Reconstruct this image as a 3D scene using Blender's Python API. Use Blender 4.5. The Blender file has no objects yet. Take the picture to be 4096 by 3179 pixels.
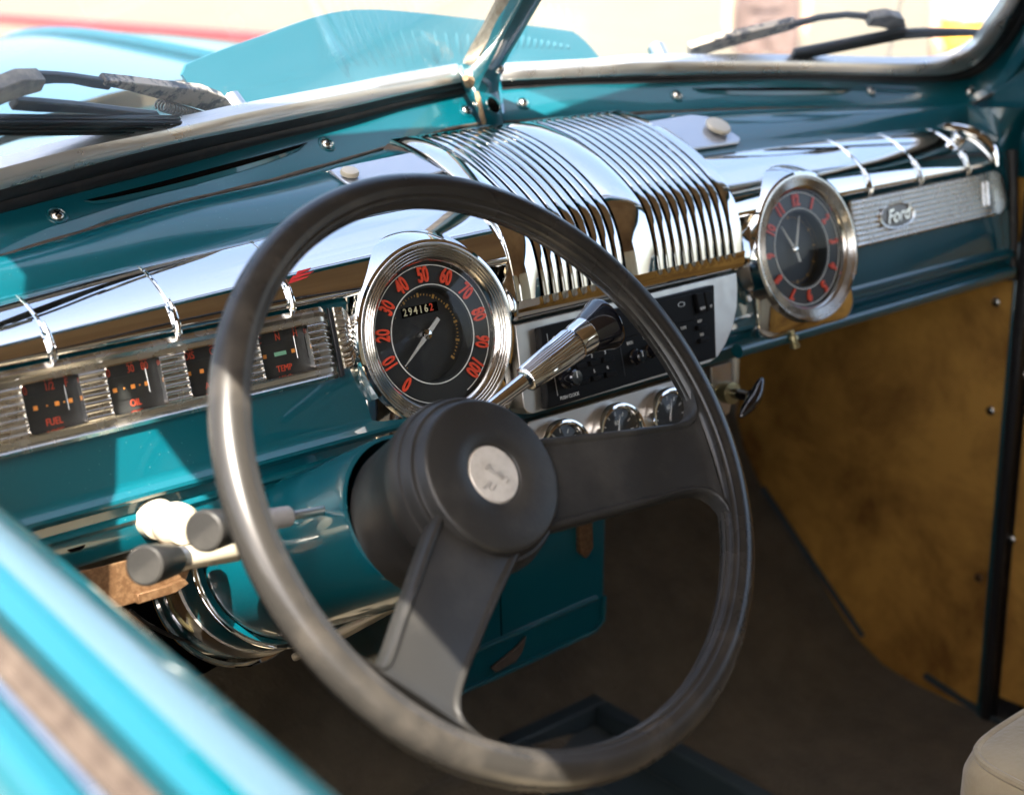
import bpy, math, random
import numpy as np
from mathutils import Vector, Matrix
from mathutils.bvhtree import BVHTree
random.seed(7)
scn = bpy.context.scene
COL = scn.collection
R_ = math.radians
# ------------------------------------------------------------------ camera, world, sun, exposure
FPX, PW, PH = 5689., 4096, 3179
_R = np.array([[0.77366815, -0.17723681, 0.60829656], [-0.21332414, -0.97689076, -0.01331409], [0.59659904, -0.11946366, -0.79359815]])
_T = np.array([-0.06058764, -0.04883067, 1.09632202])
TL = math.radians(14); TC, TS = math.cos(TL), math.sin(TL)
_M = np.array([[1, 0, 0], [0, TS, -TC], [0, TC, TS]])
RW = _R @ _M.T
CAM = -RW.T @ _T
cd = bpy.data.cameras.new('camera'); cam = bpy.data.objects.new('camera', cd); COL.objects.link(cam)
cam.matrix_world = Matrix([[RW[0][i], -RW[1][i], -RW[2][i], CAM[i]] for i in range(3)] + [[0, 0, 0, 1]])
cd.lens = 50; cd.sensor_width = 36; cd.sensor_fit = 'HORIZONTAL'; cd.clip_start = .02; cd.clip_end = 300
cd.dof.use_dof = True; cd.dof.focus_distance = 1.06; cd.dof.aperture_fstop = 5.0; cd.dof.aperture_blades = 0
scn.camera = cam
SUN = Vector((-.49, -.50, 1.0)).normalized()
w = bpy.data.worlds.new('World'); scn.world = w; w.use_nodes = True
nt = w.node_tree; nt.nodes.clear()
sky = nt.nodes.new('ShaderNodeTexSky'); sky.sky_type = 'NISHITA'; sky.sun_disc = False
sky.sun_elevation = math.asin(SUN.z); sky.sun_rotation = math.atan2(SUN.x, SUN.y)
sky.air_density = 1.0; sky.dust_density = 5.0; sky.ozone_density = .6
bg = nt.nodes.new('ShaderNodeBackground'); bg.inputs[1].default_value = .13
wo = nt.nodes.new('ShaderNodeOutputWorld')
nt.links.new(sky.outputs[0], bg.inputs[0]); nt.links.new(bg.outputs[0], wo.inputs[0])
sd = bpy.data.lights.new('sun', 'SUN'); sd.energy = 5.0; sd.angle = R_(.5); sd.color = (1, .93, .82)
so = bpy.data.objects.new('sun', sd); COL.objects.link(so); so.rotation_euler = SUN.to_track_quat('Z', 'Y').to_euler()
scn.view_settings.view_transform = 'Standard'; scn.view_settings.look = 'None'
scn.view_settings.gamma = 1; scn.view_settings.use_curve_mapping = False; scn.view_settings.exposure = 2.48
scn.render.engine = 'CYCLES'; scn.cycles.max_bounces = 10; scn.cycles.transparent_max_bounces = 12

# ------------------------------------------------------------------ picture -> place helpers (points on real planes of the car)
def ray(u, v): return RW.T @ np.array([(u - PW / 2) / FPX, (v - PH / 2) / FPX, 1.])
def onp(u, v, n, d):
    r = ray(u, v); n = np.array(n, float); return CAM + r * ((d - n @ CAM) / (n @ r))
def atX(u, v, x): return onp(u, v, (1, 0, 0), x)
def atY(u, v, y): return onp(u, v, (0, 1, 0), y)
def atZ(u, v, z): return onp(u, v, (0, 0, 1), z)
def DF(u, v, w=0.): return (u, v * TS - w * TC, v * TC + w * TS)      # dash face frame: u right, v up, w toward the driver
def dp(px, py, w=0.):
    p = _M.T @ onp(px, py, (0, -TC, TS), w); return (p[0], p[1])

# ------------------------------------------------------------------ materials
MATS = {}
def mat(name, col, rough=.5, metal=0., coat=0., spec=.5, noise=None, bump=None, trans=0., sheen=0., crough=.03, rnoise=None, flake=False):
    m = bpy.data.materials.new(name); m.use_nodes = True; N = m.node_tree.nodes; L = m.node_tree.links
    b = N['Principled BSDF']; I = b.inputs
    I['Base Color'].default_value = (*col, 1); I['Roughness'].default_value = rough; I['Metallic'].default_value = metal
    I['Coat Weight'].default_value = coat; I['Coat Roughness'].default_value = crough; I['Specular IOR Level'].default_value = spec
    I['Sheen Weight'].default_value = sheen; I['Transmission Weight'].default_value = trans
    tc = N.new('ShaderNodeTexCoord')
    if noise:                                    # (scale, colour2, low, high, detail)
        sc, c2, lo, hi = noise[:4]
        t = N.new('ShaderNodeTexNoise'); t.inputs['Scale'].default_value = sc; t.inputs['Detail'].default_value = 8; t.inputs['Roughness'].default_value = .65
        if len(noise) > 4: t.inputs['Distortion'].default_value = noise[4]
        r = N.new('ShaderNodeValToRGB'); r.color_ramp.elements[0].position = lo; r.color_ramp.elements[1].position = hi
        r.color_ramp.elements[0].color = (*col, 1); r.color_ramp.elements[1].color = (*c2, 1)
        L.new(tc.outputs['Object'], t.inputs['Vector']); L.new(t.outputs['Fac'], r.inputs['Fac']); L.new(r.outputs[0], I['Base Color'])
    if rnoise:                                   # (scale, rough_lo, rough_hi)
        t = N.new('ShaderNodeTexNoise'); t.inputs['Scale'].default_value = rnoise[0]; t.inputs['Detail'].default_value = 6
        r = N.new('ShaderNodeMapRange'); r.inputs['From Min'].default_value = .35; r.inputs['From Max'].default_value = .7
        r.inputs['To Min'].default_value = rnoise[1]; r.inputs['To Max'].default_value = rnoise[2]
        L.new(tc.outputs['Object'], t.inputs['Vector']); L.new(t.outputs['Fac'], r.inputs['Value']); L.new(r.outputs[0], I['Roughness'])
    if bump:                                     # (scale, strength, distance)
        t = N.new('ShaderNodeTexNoise'); t.inputs['Scale'].default_value = bump[0]; t.inputs['Detail'].default_value = 4
        bn = N.new('ShaderNodeBump'); bn.inputs['Strength'].default_value = bump[1]; bn.inputs['Distance'].default_value = bump[2]
        L.new(tc.outputs['Object'], t.inputs['Vector']); L.new(t.outputs['Fac'], bn.inputs['Height']); L.new(bn.outputs[0], I['Normal'])
    MATS[name] = m; return m
TEAL = mat('teal_paint', (.0, .064, .086), .32, 0, 1., .4, crough=.02, rnoise=(9, .28, .4), bump=(11, .03, .002))
def specks(m, scale, thr, col):
    N = m.node_tree.nodes; L = m.node_tree.links; b = N['Principled BSDF']; base = tuple(b.inputs['Base Color'].default_value)
    tc = N.new('ShaderNodeTexCoord'); v = N.new('ShaderNodeTexVoronoi'); v.inputs['Scale'].default_value = scale; L.new(tc.outputs['Object'], v.inputs['Vector'])
    nz = N.new('ShaderNodeTexNoise'); nz.inputs['Scale'].default_value = 12; L.new(tc.outputs['Object'], nz.inputs['Vector'])
    t = N.new('ShaderNodeMath'); t.operation = 'MULTIPLY'; t.inputs[1].default_value = thr * 2; L.new(nz.outputs['Fac'], t.inputs[0])
    c = N.new('ShaderNodeMath'); c.operation = 'LESS_THAN'; L.new(v.outputs['Distance'], c.inputs[0]); L.new(t.outputs[0], c.inputs[1])
    x = N.new('ShaderNodeMix'); x.data_type = 'RGBA'; x.inputs[6].default_value = base; x.inputs[7].default_value = (*col, 1)
    L.new(c.outputs[0], x.inputs[0]); L.new(x.outputs[2], b.inputs['Base Color'])
specks(TEAL, 230, .065, (.06, .15, .16))
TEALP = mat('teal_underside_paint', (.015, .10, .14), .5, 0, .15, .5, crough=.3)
TEALH = mat('teal_bonnet_paint', (.01, .06, .078), .3, 0, 1., .6, crough=.04); TEALH.node_tree.nodes['Principled BSDF'].inputs['Coat IOR'].default_value = 3.0
CHROME = mat('chrome', (.82, .81, .79), .035, 1., bump=(22, .035, .002), rnoise=(30, .02, .06))
CHR2 = mat('worn_chrome', (.66, .63, .58), .2, 1., bump=(60, .08, .001), rnoise=(50, .12, .35))
ALU = mat('stamped_aluminium', (.68, .65, .59), .24, 1., rnoise=(70, .18, .34))
STEEL = mat('brushed_plate', (.60, .57, .52), .38, 1., rnoise=(60, .32, .48))
PLATE = mat('pale_satin_plate', (.5, .52, .56), .22, .55, .6)
BLACKP = mat('black_grained_plastic', (.019, .0185, .0175), .42, 0, 0, .3, bump=(420, .22, .0006), rnoise=(25, .34, .5), noise=(14, (.048, .045, .040), .48, .78))
RIMP = mat('black_rim_plastic', (.021, .0195, .0175), .27, 0, .0, .38, crough=.25, bump=(300, .05, .0004), rnoise=(18, .24, .36), noise=(30, (.055, .048, .040), .5, .85))
GLOSSK = mat('glossy_black', (.006, .006, .008), .08, 0, 1., .5)
RUBBER = mat('black_rubber', (.016, .016, .018), .42, 0, 0, .5, noise=(40, (.06, .055, .05), .55, .8), bump=(120, .2, .001))
SEAL2 = mat('weathered_felt', (.07, .052, .04), .8, noise=(60, (.03, .02, .015), .4, .7))
DIALK = mat('dial_black', (.012, .013, .013), .5, noise=(60, (.03, .032, .032), .5, .8))
DIALG = mat('dial_outer_grey', (.014, .015, .0145), .4, noise=(60, (.024, .026, .025), .5, .8))
DARK = mat('dark_cavity', (.003, .003, .003), 1., spec=0.)
RED = mat('vermilion_numeral', (.78, .075, .03), .42)
ORG_ = mat('orange_mark', (.75, .28, .05), .5)
GREEN = mat('green_mark', (.2, .45, .3), .5)
AMBER = mat('dull_amber_tick', (.42, .24, .06), .5)
WHITE = mat('white_print', (.75, .76, .72), .45)
CREAM = mat('cream_print', (.72, .68, .45), .5)
CREAMP = mat('cream_plastic', (.50, .44, .33), .35, 0, .4)
HAND = mat('silver_hand', (.8, .8, .78), .25, .7)
REDG = mat('gauge_red', (.5, .06, .025), .45)
RADIOB = mat('radio_black', (.004, .004, .004), .5, spec=.15, bump=(500, .12, .0004))
CARPET = mat('dark_carpet', (.075, .062, .042), .95, noise=(16, (.13, .105, .07), .35, .7), bump=(240, .8, .004), sheen=.15)
BOARD = mat('stained_tan_board', (.60, .31, .06), .75, noise=(6, (.20, .085, .012), .42, .66, .3), bump=(90, .15, .001))
LINER = mat('tan_headliner', (.27, .18, .10), .9, noise=(5, (.2, .125, .07), .4, .7))
SEATF = mat('cream_velour', (.52, .43, .28), .85, sheen=.4, noise=(30, (.42, .33, .2), .35, .75), bump=(180, .5, .002))
BROWNC = mat('brown_interior', (.17, .10, .05), .7, noise=(6, (.24, .15, .085), .4, .7))
BRONZE = mat('bronze_painted_metal', (.12, .062, .028), .45, .5, bump=(300, .3, .0006), noise=(300, (.19, .11, .055), .45, .6))
TRAYB = mat('blue_black_vinyl', (.032, .05, .062), .5, bump=(200, .1, .0008))
WIPER = mat('worn_black_metal', (.03, .03, .033), .5, .2, noise=(70, (.36, .31, .25), .42, .52), bump=(80, .2, .001))
SPRING = mat('dull_spring_steel', (.12, .11, .1), .45, .8)
GROUND = mat('pale_concrete', (.118, .100, .070), .9, noise=(1.2, (.10, .082, .054), .4, .7))
REDP = mat('red_kerb_paint', (.20, .03, .035), .6)
SKIN = mat('skin', (.5, .28, .19), .6)
BRSHORT = mat('brown_checked_cloth', (.10, .065, .055), .9, noise=(9, (.16, .11, .1), .45, .6))
LAVC = mat('lavender_cloth', (.45, .45, .62), .9)
YEL = mat('yellow_cloth', (.72, .42, .04), .9)
DKHAIR = mat('dark_hair', (.03, .02, .015), .7)
REDTAPE = mat('red_decal', (.55, .03, .03), .4)
PAPER = mat('white_card', (.8, .8, .78), .6)
WIRE = mat('black_wire', (.01, .01, .01), .4)
BRASS = mat('dull_brass', (.35, .3, .16), .35, .9)
RUST = mat('old_sealant', (.33, .22, .13), .85, noise=(160, (.12, .07, .04), .4, .7), bump=(200, .6, .001))
def glass(name, tint=(1, 1, 1), refl=1.0, dust=0.):
    m = bpy.data.materials.new(name); m.use_nodes = True; N = m.node_tree.nodes; L = m.node_tree.links; N.clear()
    o = N.new('ShaderNodeOutputMaterial'); mx = N.new('ShaderNodeMixShader'); t = N.new('ShaderNodeBsdfTransparent'); g = N.new('ShaderNodeBsdfGlossy')
    t.inputs[0].default_value = (*tint, 1); g.inputs['Roughness'].default_value = .01; g.inputs[0].default_value = (refl, refl, refl, 1)
    ge = N.new('ShaderNodeNewGeometry'); d = N.new('ShaderNodeVectorMath'); d.operation = 'DOT_PRODUCT'
    L.new(ge.outputs['Incoming'], d.inputs[0]); L.new(ge.outputs['Normal'], d.inputs[1])
    def mth(op, a, b_=None):
        q = N.new('ShaderNodeMath'); q.operation = op
        for i_, x_ in enumerate((a, b_)):
            if x_ is None: continue
            if isinstance(x_, (int, float)): q.inputs[i_].default_value = x_
            else: L.new(x_, q.inputs[i_])
        return q.outputs[0]
    fz = mth('ADD', mth('MULTIPLY', mth('POWER', mth('SUBTRACT', 1.0, mth('ABSOLUTE', d.outputs['Value'])), 5.0), .9), .045)   # Schlick reflectance of clear glass
    L.new(fz, mx.inputs[0])
    if dust:                                      # thin film of dust scattering the sunlight
        dm = N.new('ShaderNodeMixShader'); td = N.new('ShaderNodeBsdfTranslucent'); nz = N.new('ShaderNodeTexNoise'); nz.inputs['Scale'].default_value = 7; nz.inputs['Detail'].default_value = 8
        td.inputs[0].default_value = (.9, .92, .95, 1); L.new(mth('MULTIPLY', nz.outputs['Fac'], dust * 2), dm.inputs[0]); L.new(t.outputs[0], dm.inputs[1]); L.new(td.outputs[0], dm.inputs[2]); L.new(dm.outputs[0], mx.inputs[1])
    else: L.new(t.outputs[0], mx.inputs[1])
    L.new(g.outputs[0], mx.inputs[2]); L.new(mx.outputs[0], o.inputs[0])
    return m
GLASS = glass('window_glass', (.97, .985, .98), .6, .018)
LENS = glass('instrument_glass', (.97, .97, .96), .4)

# ------------------------------------------------------------------ mesh building
ORGN = {}
class MB:
    def __init__(s): s.v = []; s.f = []; s.m = []
    def add(s, vs, fs, mi=0):
        b = len(s.v); s.v += [tuple(map(float, p)) for p in vs]; s.f += [tuple(b + i for i in f) for f in fs]; s.m += [mi] * len(fs); return s
    def grid(s, rows, close=False, cap=False, mi=0):
        n = len(rows[0]); vs = [p for r in rows for p in r]; fs = []
        for i in range(len(rows) - 1):
            for j in range(n if close else n - 1):
                k = (j + 1) % n; fs.append((i * n + j, i * n + k, (i + 1) * n + k, (i + 1) * n + j))
        if cap: fs.append(tuple(range(n))[::-1]); fs.append(tuple((len(rows) - 1) * n + j for j in range(n)))
        return s.add(vs, fs, mi)
    def tube(s, path, rad, seg=12, cap=True, mi=0, sec=None):
        P = [Vector(p) for p in path]; n = len(P); rad = rad if hasattr(rad, '__len__') else [rad] * n
        up = None; rows = []
        for i in range(n):
            t = (P[min(i + 1, n - 1)] - P[max(i - 1, 0)]).normalized()
            if up is None: up = Vector((0, 0, 1)) if abs(t.z) < .9 else Vector((1, 0, 0))
            a = t.cross(up).normalized(); b = a.cross(t).normalized(); up = b
            rows.append([P[i] + (a * math.cos(2 * math.pi * k / seg) + b * math.sin(2 * math.pi * k / seg)) * rad[i] for k in range(seg)])
        return s.grid(rows, True, cap, mi)
    def lathe(s, prof, fr, seg=64, mi=0, c=(0, 0), cap=False, a0=0., a1=2 * math.pi):   # prof (r, w) in frame fr(u,v,w)
        full = abs(a1 - a0 - 2 * math.pi) < 1e-6; ns = seg if full else seg + 1
        rows = [[fr(c[0] + r * math.cos(a0 + (a1 - a0) * k / seg), c[1] + r * math.sin(a0 + (a1 - a0) * k / seg), w_) for k in range(ns)] for r, w_ in prof]
        return s.grid(rows, full, cap, mi)
    def prism(s, poly, w0, w1, fr, mi=0):
        n = len(poly); a = sum(poly[i][0] * poly[(i + 1) % n][1] - poly[(i + 1) % n][0] * poly[i][1] for i in range(n))
        if a < 0: poly = poly[::-1]
        vs = [fr(x, y, w0) for x, y in poly] + [fr(x, y, w1) for x, y in poly]
        fs = [tuple(range(n))[::-1], tuple(range(n, 2 * n))] + [(i, (i + 1) % n, n + (i + 1) % n, n + i) for i in range(n)]
        return s.add(vs, fs, mi)
    def box(s, a, b, fr=None, mi=0):
        fr = fr or (lambda x, y, z: (x, y, z))
        return s.prism([(a[0], a[1]), (b[0], a[1]), (b[0], b[1]), (a[0], b[1])], a[2], b[2], fr, mi)
    def slab(s, pts, off, mi=0):                 # thick sheet from a polygon of 3-D points
        n = len(pts); o = Vector(off); A = [Vector(p) for p in pts]
        return s.add(A + [p + o for p in A], [tuple(range(n))[::-1], tuple(range(n, 2 * n))] + [(i, (i + 1) % n, n + (i + 1) % n, n + i) for i in range(n)], mi)
    def text(s, txt, h, fr, c, rot=0., sx=1., w0=0., dep=.0004, mi=0, shear=0., bold=0.):
        cu = bpy.data.curves.new('t', 'FONT'); cu.body = txt; cu.size = 1; cu.align_x = 'CENTER'; cu.align_y = 'CENTER'; cu.extrude = .5; cu.shear = shear; cu.resolution_u = 4; cu.offset = bold
        o = bpy.data.objects.new('t', cu); COL.objects.link(o); dg = bpy.context.evaluated_depsgraph_get(); me = bpy.data.meshes.new_from_object(o.evaluated_get(dg))
        k = h / .70; ca, sa = math.cos(rot), math.sin(rot); vs = []
        for v in me.vertices:
            x, y = v.co.x * k * sx, v.co.y * k; vs.append(fr(c[0] + x * ca - y * sa, c[1] + x * sa + y * ca, w0 + (v.co.z + .5) * dep))
        s.add(vs, [tuple(p.vertices) for p in me.polygons], mi)
        bpy.data.objects.remove(o); bpy.data.meshes.remove(me); return s
    def cut(s, test):                            # open real holes: drop faces whose centre passes test(u, v) in the dash frame
        keep = []
        for i, f in enumerate(s.f):
            c = np.mean([s.v[k] for k in f], axis=0); q = _M.T @ c
            if not test(q[0], q[1]): keep.append(i)
        s.f = [s.f[i] for i in keep]; s.m = [s.m[i] for i in keep]; return s
    def build(s, name, mats, parent=None, smooth=True, bevel=0., seg=2, ang=35, sub=0, origin=None):
        mats = mats if isinstance(mats, (list, tuple)) else [mats]
        if parent is not None: og = ORGN[parent.name]
        elif origin is not None: og = Vector(origin)
        else:
            A = np.array(s.v); og = Vector(((A[:, 0].min() + A[:, 0].max()) / 2, (A[:, 1].min() + A[:, 1].max()) / 2, A[:, 2].min()))
        me = bpy.data.meshes.new(name); me.from_pydata([tuple(Vector(p) - og) for p in s.v], [], s.f)
        for m_ in mats: me.materials.append(m_)
        me.polygons.foreach_set('material_index', s.m)
        me.validate(); me.update()
        import bmesh
        bm = bmesh.new(); bm.from_mesh(me); bmesh.ops.recalc_face_normals(bm, faces=bm.faces); bm.to_mesh(me); bm.free()
        if smooth: me.shade_smooth(); me.set_sharp_from_angle(angle=R_(ang))
        o = bpy.data.objects.new(name, me); COL.objects.link(o)
        if parent is None: o.location = og
        else: o.parent = parent
        ORGN[o.name] = og
        if bevel:
            b = o.modifiers.new('b', 'BEVEL'); b.width = bevel; b.segments = seg; b.limit_method = 'ANGLE'; b.angle_limit = R_(40); b.harden_normals = False
        if sub:
            q = o.modifiers.new('s', 'SUBSURF'); q.levels = sub; q.render_levels = sub
        return o
def tag(o, label, cat, group=None):
    o['label'] = label; o['category'] = cat
    if group: o['group'] = group
    return o
def thing(name, label, cat, loc, group=None):
    o = bpy.data.objects.new(name, None); COL.objects.link(o); o.location = loc; o.empty_display_size = .02
    ORGN[o.name] = Vector(loc); return tag(o, label, cat, group)
def lab(o, l): o['label'] = l; return o
def cr(pts, n):                                  # Catmull-Rom resample, equal arclength
    P = [np.array(p, float) for p in pts]; P = [2 * P[0] - P[1]] + P + [2 * P[-1] - P[-2]]; out = []
    for i in range(1, len(P) - 2):
        for k in range(16):
            t = k / 16; a, b, c, d = P[i - 1:i + 3]
            out.append(.5 * (2 * b + (c - a) * t + (2 * a - 5 * b + 4 * c - d) * t * t + (3 * b - a - 3 * c + d) * t ** 3))
    out.append(P[-2]); O = np.array(out); L = np.r_[0, np.cumsum(np.linalg.norm(np.diff(O, axis=0), axis=1))]
    q = np.linspace(0, L[-1], n); return np.stack([np.interp(q, L, O[:, j]) for j in range(O.shape[1])], 1)
def frame(o, ez, ex):                            # local frame: w along ez
    o = Vector(o); ez = Vector(ez).normalized(); ex = Vector(ex); ex = (ex - ez * ex.dot(ez)).normalized(); ey = ez.cross(ex)
    return lambda u, v, w_=0.: tuple(o + ex * u + ey * v + ez * w_)
def rrect(x0, y0, x1, y1, r, n=4):
    out = []
    for cx, cy, a in ((x1 - r, y1 - r, 0), (x0 + r, y1 - r, 90), (x0 + r, y0 + r, 180), (x1 - r, y0 + r, 270)):
        for k in range(n + 1): t = R_(a + 90 * k / n); out.append((cx + r * math.cos(t), cy + r * math.sin(t)))
    return out

# ================================================================== SETTING
g = MB().add([(-60, -60, -1.1), (140, -60, -1.1), (140, 140, -1.1), (-60, 140, -1.1)], [(0, 1, 2, 3)]).build('ground', GROUND); g['kind'] = 'structure'

# ================================================================== CAR BODY
body = thing('vintage_car', 'teal body shell around the cabin, with split windscreen frame and dark carpeted floor', 'car body', (.218, -.5, -.9))
# --- windscreen planes (V-shaped, raked back)
Q0 = np.array([.218, .222, .158]); dv = np.array([0, -.08, .078])
def plane(e):
    n = np.cross(dv, np.array(e)); n /= np.linalg.norm(n)
    if n[1] > 0: n = -n
    return n
NL, NR = plane((-1, -.22, -.045)), plane((1, -.22, -.045))      # normals point into the cabin
def WL(px, py, off=0.): return onp(px, py, NL, NL @ Q0 + off)
def WR(px, py, off=0.): return onp(px, py, NR, NR @ Q0 + off)
LT = [(-330, 943), (0, 857), (324, 772), (649, 688), (973, 597), (1400, 490), (1625, 428), (1900, 368)]
LB = [(-330, 1115), (0, 1032), (324, 934), (649, 832), (1103, 722), (1579, 584), (1793, 524), (1945, 494)]
LS = [(-330, 840), (0, 753), (324, 664), (649, 580), (844, 539), (1030, 503), (1400, 422), (1640, 366), (1872, 318)]
LC = [(-330, 785), (0, 698), (324, 614), (649, 545), (844, 503), (1006, 467), (1400, 389), (1600, 348), (1862, 300)]
RT = [(2004, 363), (2273, 344), (2600, 336), (3148, 322), (3627, 332), (3833, 325), (3936, 288), (4025, 205), (4096, 103), (4190, -60), (4330, -330), (4460, -640)]
RB = [(2002, 494), (2300, 474), (2600, 455), (2942, 442), (3285, 438), (3696, 438), (3867, 425), (3970, 377), (4045, 300), (4110, 200), (4230, 10), (4380, -280), (4520, -600)]
RS = [(2004, 318), (2273, 306), (2600, 298), (3148, 290), (3640, 300), (3810, 290), (3905, 250), (3985, 160), (4070, 10), (4165, -170), (4300, -420), (4410, -680)]
RC = [(2014, 300), (2403, 279), (2600, 263), (3148, 259), (3640, 268), (3800, 252), (3905, 195), (3990, 80), (4045, -5), (4130, -160), (4250, -400), (4360, -660)]
def cur(P, W_, off, n): return cr([W_(x, y, off) for x, y in P], n)
def band(name, mats, A, B, prof, inn, parent, mi=None):
    """surface between space curves A and B; prof = [(t, offset)] along inn"""
    rows = [[A[i] * (1 - t) + B[i] * t + np.array(inn) * o for t, o in prof] for i in range(len(A))]
    return MB().grid(rows).build(name, mats, parent)
n_ = 90
RAILPROF = [(0, -.012), (0, 0), (.04, .003), (.12, .0055), (.25, .0085), (.42, .0105), (.6, .0105), (.76, .008), (.88, .0045), (.95, .001), (1, -.003), (1.0, -.02)]
railL = band('windscreen_rail', TEAL, cur(LB, WL, .040, n_), cur(LT, WL, .006, n_), RAILPROF, NL, body)
railR = band('windscreen_rail', TEAL, cur(RB, WR, .040, n_), cur(RT, WR, .006, n_), RAILPROF, NR, body)
SEALPROF = [(0, -.008), (0, -.002), (.06, .001), (.16, .0030), (.30, .0036), (.42, .0028), (.5, .0008), (.56, .0016), (.68, .0024), (.8, .0020), (.93, .0010), (1, -.003), (1, -.01)]
band('rubber_seal', RUBBER, cur(LT, WL, .003, n_), cur(LS, WL, 0, n_), SEALPROF, NL, body)
band('rubber_seal', RUBBER, cur(RT, WR, .003, n_), cur(RS, WR, 0, n_), SEALPROF, NR, body)
TRIMP = [(0, -.012), (0, .0004), (.08, .0022), (.25, .0020), (.42, .0008), (.5, .0000), (.56, .0004), (.8, -.0014), (1, -.0045), (1, -.014)]
TRIMM = mat('satin_trim', (.74, .73, .71), .32, .9, rnoise=(40, .26, .4))
band('chrome_trim', TRIMM, cur(LS, WL, 0, n_), cur(LC, WL, 0, n_), TRIMP, NL, body)
band('chrome_trim', TRIMM, cur(RS, WR, 0, n_), cur(RC, WR, 0, n_), TRIMP, NR, body)
def bvh(o):
    og = ORGN[o.name]; me = o.data
    return BVHTree.FromPolygons([v.co + og for v in me.vertices], [tuple(p.vertices) for p in me.polygons])
def hit(tree, px, py):
    h = tree.ray_cast(Vector(CAM), Vector(ray(px, py)).normalized())
    if h[0] is None: h = tree.find_nearest(Vector(atZ(px, py, .1)))
    n = h[1]
    if n.dot(Vector(CAM) - h[0]) < 0: n = -n
    return h[0], n
TRL, TRR = bvh(railL), bvh(railR)
def screw(parent, p, n, r=.0052, rot=.5, m=CHR2):
    f = frame(p, n, (1, .2, .3)); mb = MB()
    mb.lathe([(r, -.001), (r, .0006), (r * .93, .0014), (r * .7, .0024), (r * .35, .0031), (.0001, .0033)], f, 20, 0)
    for a in (rot, rot + math.pi / 2):
        c, s_ = math.cos(a), math.sin(a)
        mb.prism([(x * c - y * s_, x * s_ + y * c) for x, y in ((-r * .55, -r * .1), (r * .55, -r * .1), (r * .55, r * .1), (-r * .55, r * .1))], .002, .0034, f, 1)
    return mb.build('screw', [m, DARK], parent)
def dimple(parent, p, n, r=.0085):
    f = frame(p, n, (1, 0, .1)); MB().lathe([(r, -.0005), (r * .9, .0009), (r * .75, .0011), (r * .6, .0002)], f, 28).build('screw_dimple', TEAL, parent)
for i, (x, y) in enumerate(((228, 862), (1307, 577), (1865, 443))):
    p, n = hit(TRL, x, y); dimple(body, p, n); screw(body, p, n, rot=.4 + i)
for i, (x, y) in enumerate(((2092, 413), (2707, 384), (3483, 366), (3880, 365))):
    p, n = hit(TRR, x, y); dimple(body, p, n, .0078); screw(body, p, n, r=.0048, rot=.9 + i)
def louvre(tree, pts, hgt):                       # raised pressed slot: dark gap with a lip under it
    a = cr(pts, 26); up = []; dn = []; lip = []
    for i, (x, y) in enumerate(a):
        t = i / 25; k = math.sin(math.pi * min(1, max(0, t))) ** .35 if 0 < t < 1 else 0
        p, n = hit(tree, x, y); p2, _ = hit(tree, x + hgt * k * .15, y + hgt * k)
        up.append(p + n * .0012); dn.append(p2 + n * .0016); lip.append((p2 + n * .0014, p2 + n * (.0012 * k + .0014) + (p2 - p).normalized() * .0009, p2 + n * .0005 + (p2 - p).normalized() * .0050 * max(k, .05)) if (p2 - p).length > 1e-6 else (p2, p2 + n * .001, p2 + n * .001))
    MB().grid([[u_, d_] for u_, d_ in zip(up, dn)]).build('vent_slot', DARK, body)
    MB().grid([list(l) for l in lip]).build('slot_lip', TEAL, body)
louvre(TRL, [(335, 806), (600, 742), (900, 662), (1228, 574)], 24)
louvre(TRR, [(2770, 356), (3000, 354), (3200, 354), (3413, 358)], 14)
for P_, W_ in ((LB, WL), (RB[:8], WR)):
    c_ = cur(P_, W_, .040, 80); MB().tube([q + np.array([0, -.0005, .0012]) for q in c_], [.0011 + .0009 * abs(math.sin(i * .37) * math.sin(i * .11)) for i in range(80)], 6).build('dirt_seam', SEAL2, body)
# --- centre pillar of the windscreen
nm = (NL + NR) / 2
def WM(px, py, off): return onp(px, py, (0, nm[1], nm[2]), np.array([0, nm[1], nm[2]]) @ Q0 + off)
rows = []
for (yl, xl, xr_, o) in ((-700, 2480, 2600, .022), (-150, 2165, 2262, .022), (0, 2086, 2174, .022), (120, 2022, 2103, .022), (250, 1956, 2028, .022), (330, 1915, 2004, .024), (375, 1903, 2003, .03), (430, 1916, 2012, .044), (497, 1934, 2022, .052)):
    y2 = yl
    a, b = WM(xl, yl, o), WM(xr_, y2, o); inn = np.array([0, nm[1], nm[2]]); m_ = (a + b) / 2
    rows.append([a - inn * (o + .004) + (b - a) * .05, a - inn * .004, a + (b - a) * .08, a + (b - a) * .3 + inn * .002, a + (b - a) * .5 + inn * .003, a + (b - a) * .7 + inn * .002, b + (a - b) * .08, b - inn * .004, b - inn * (o + .004) + (a - b) * .05])
pil = MB().grid(cr([np.array(r).ravel() for r in rows], 40).reshape(40, 9, 3).tolist()).build('windscreen_pillar', TEAL, body)
TP = bvh(pil)
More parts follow.
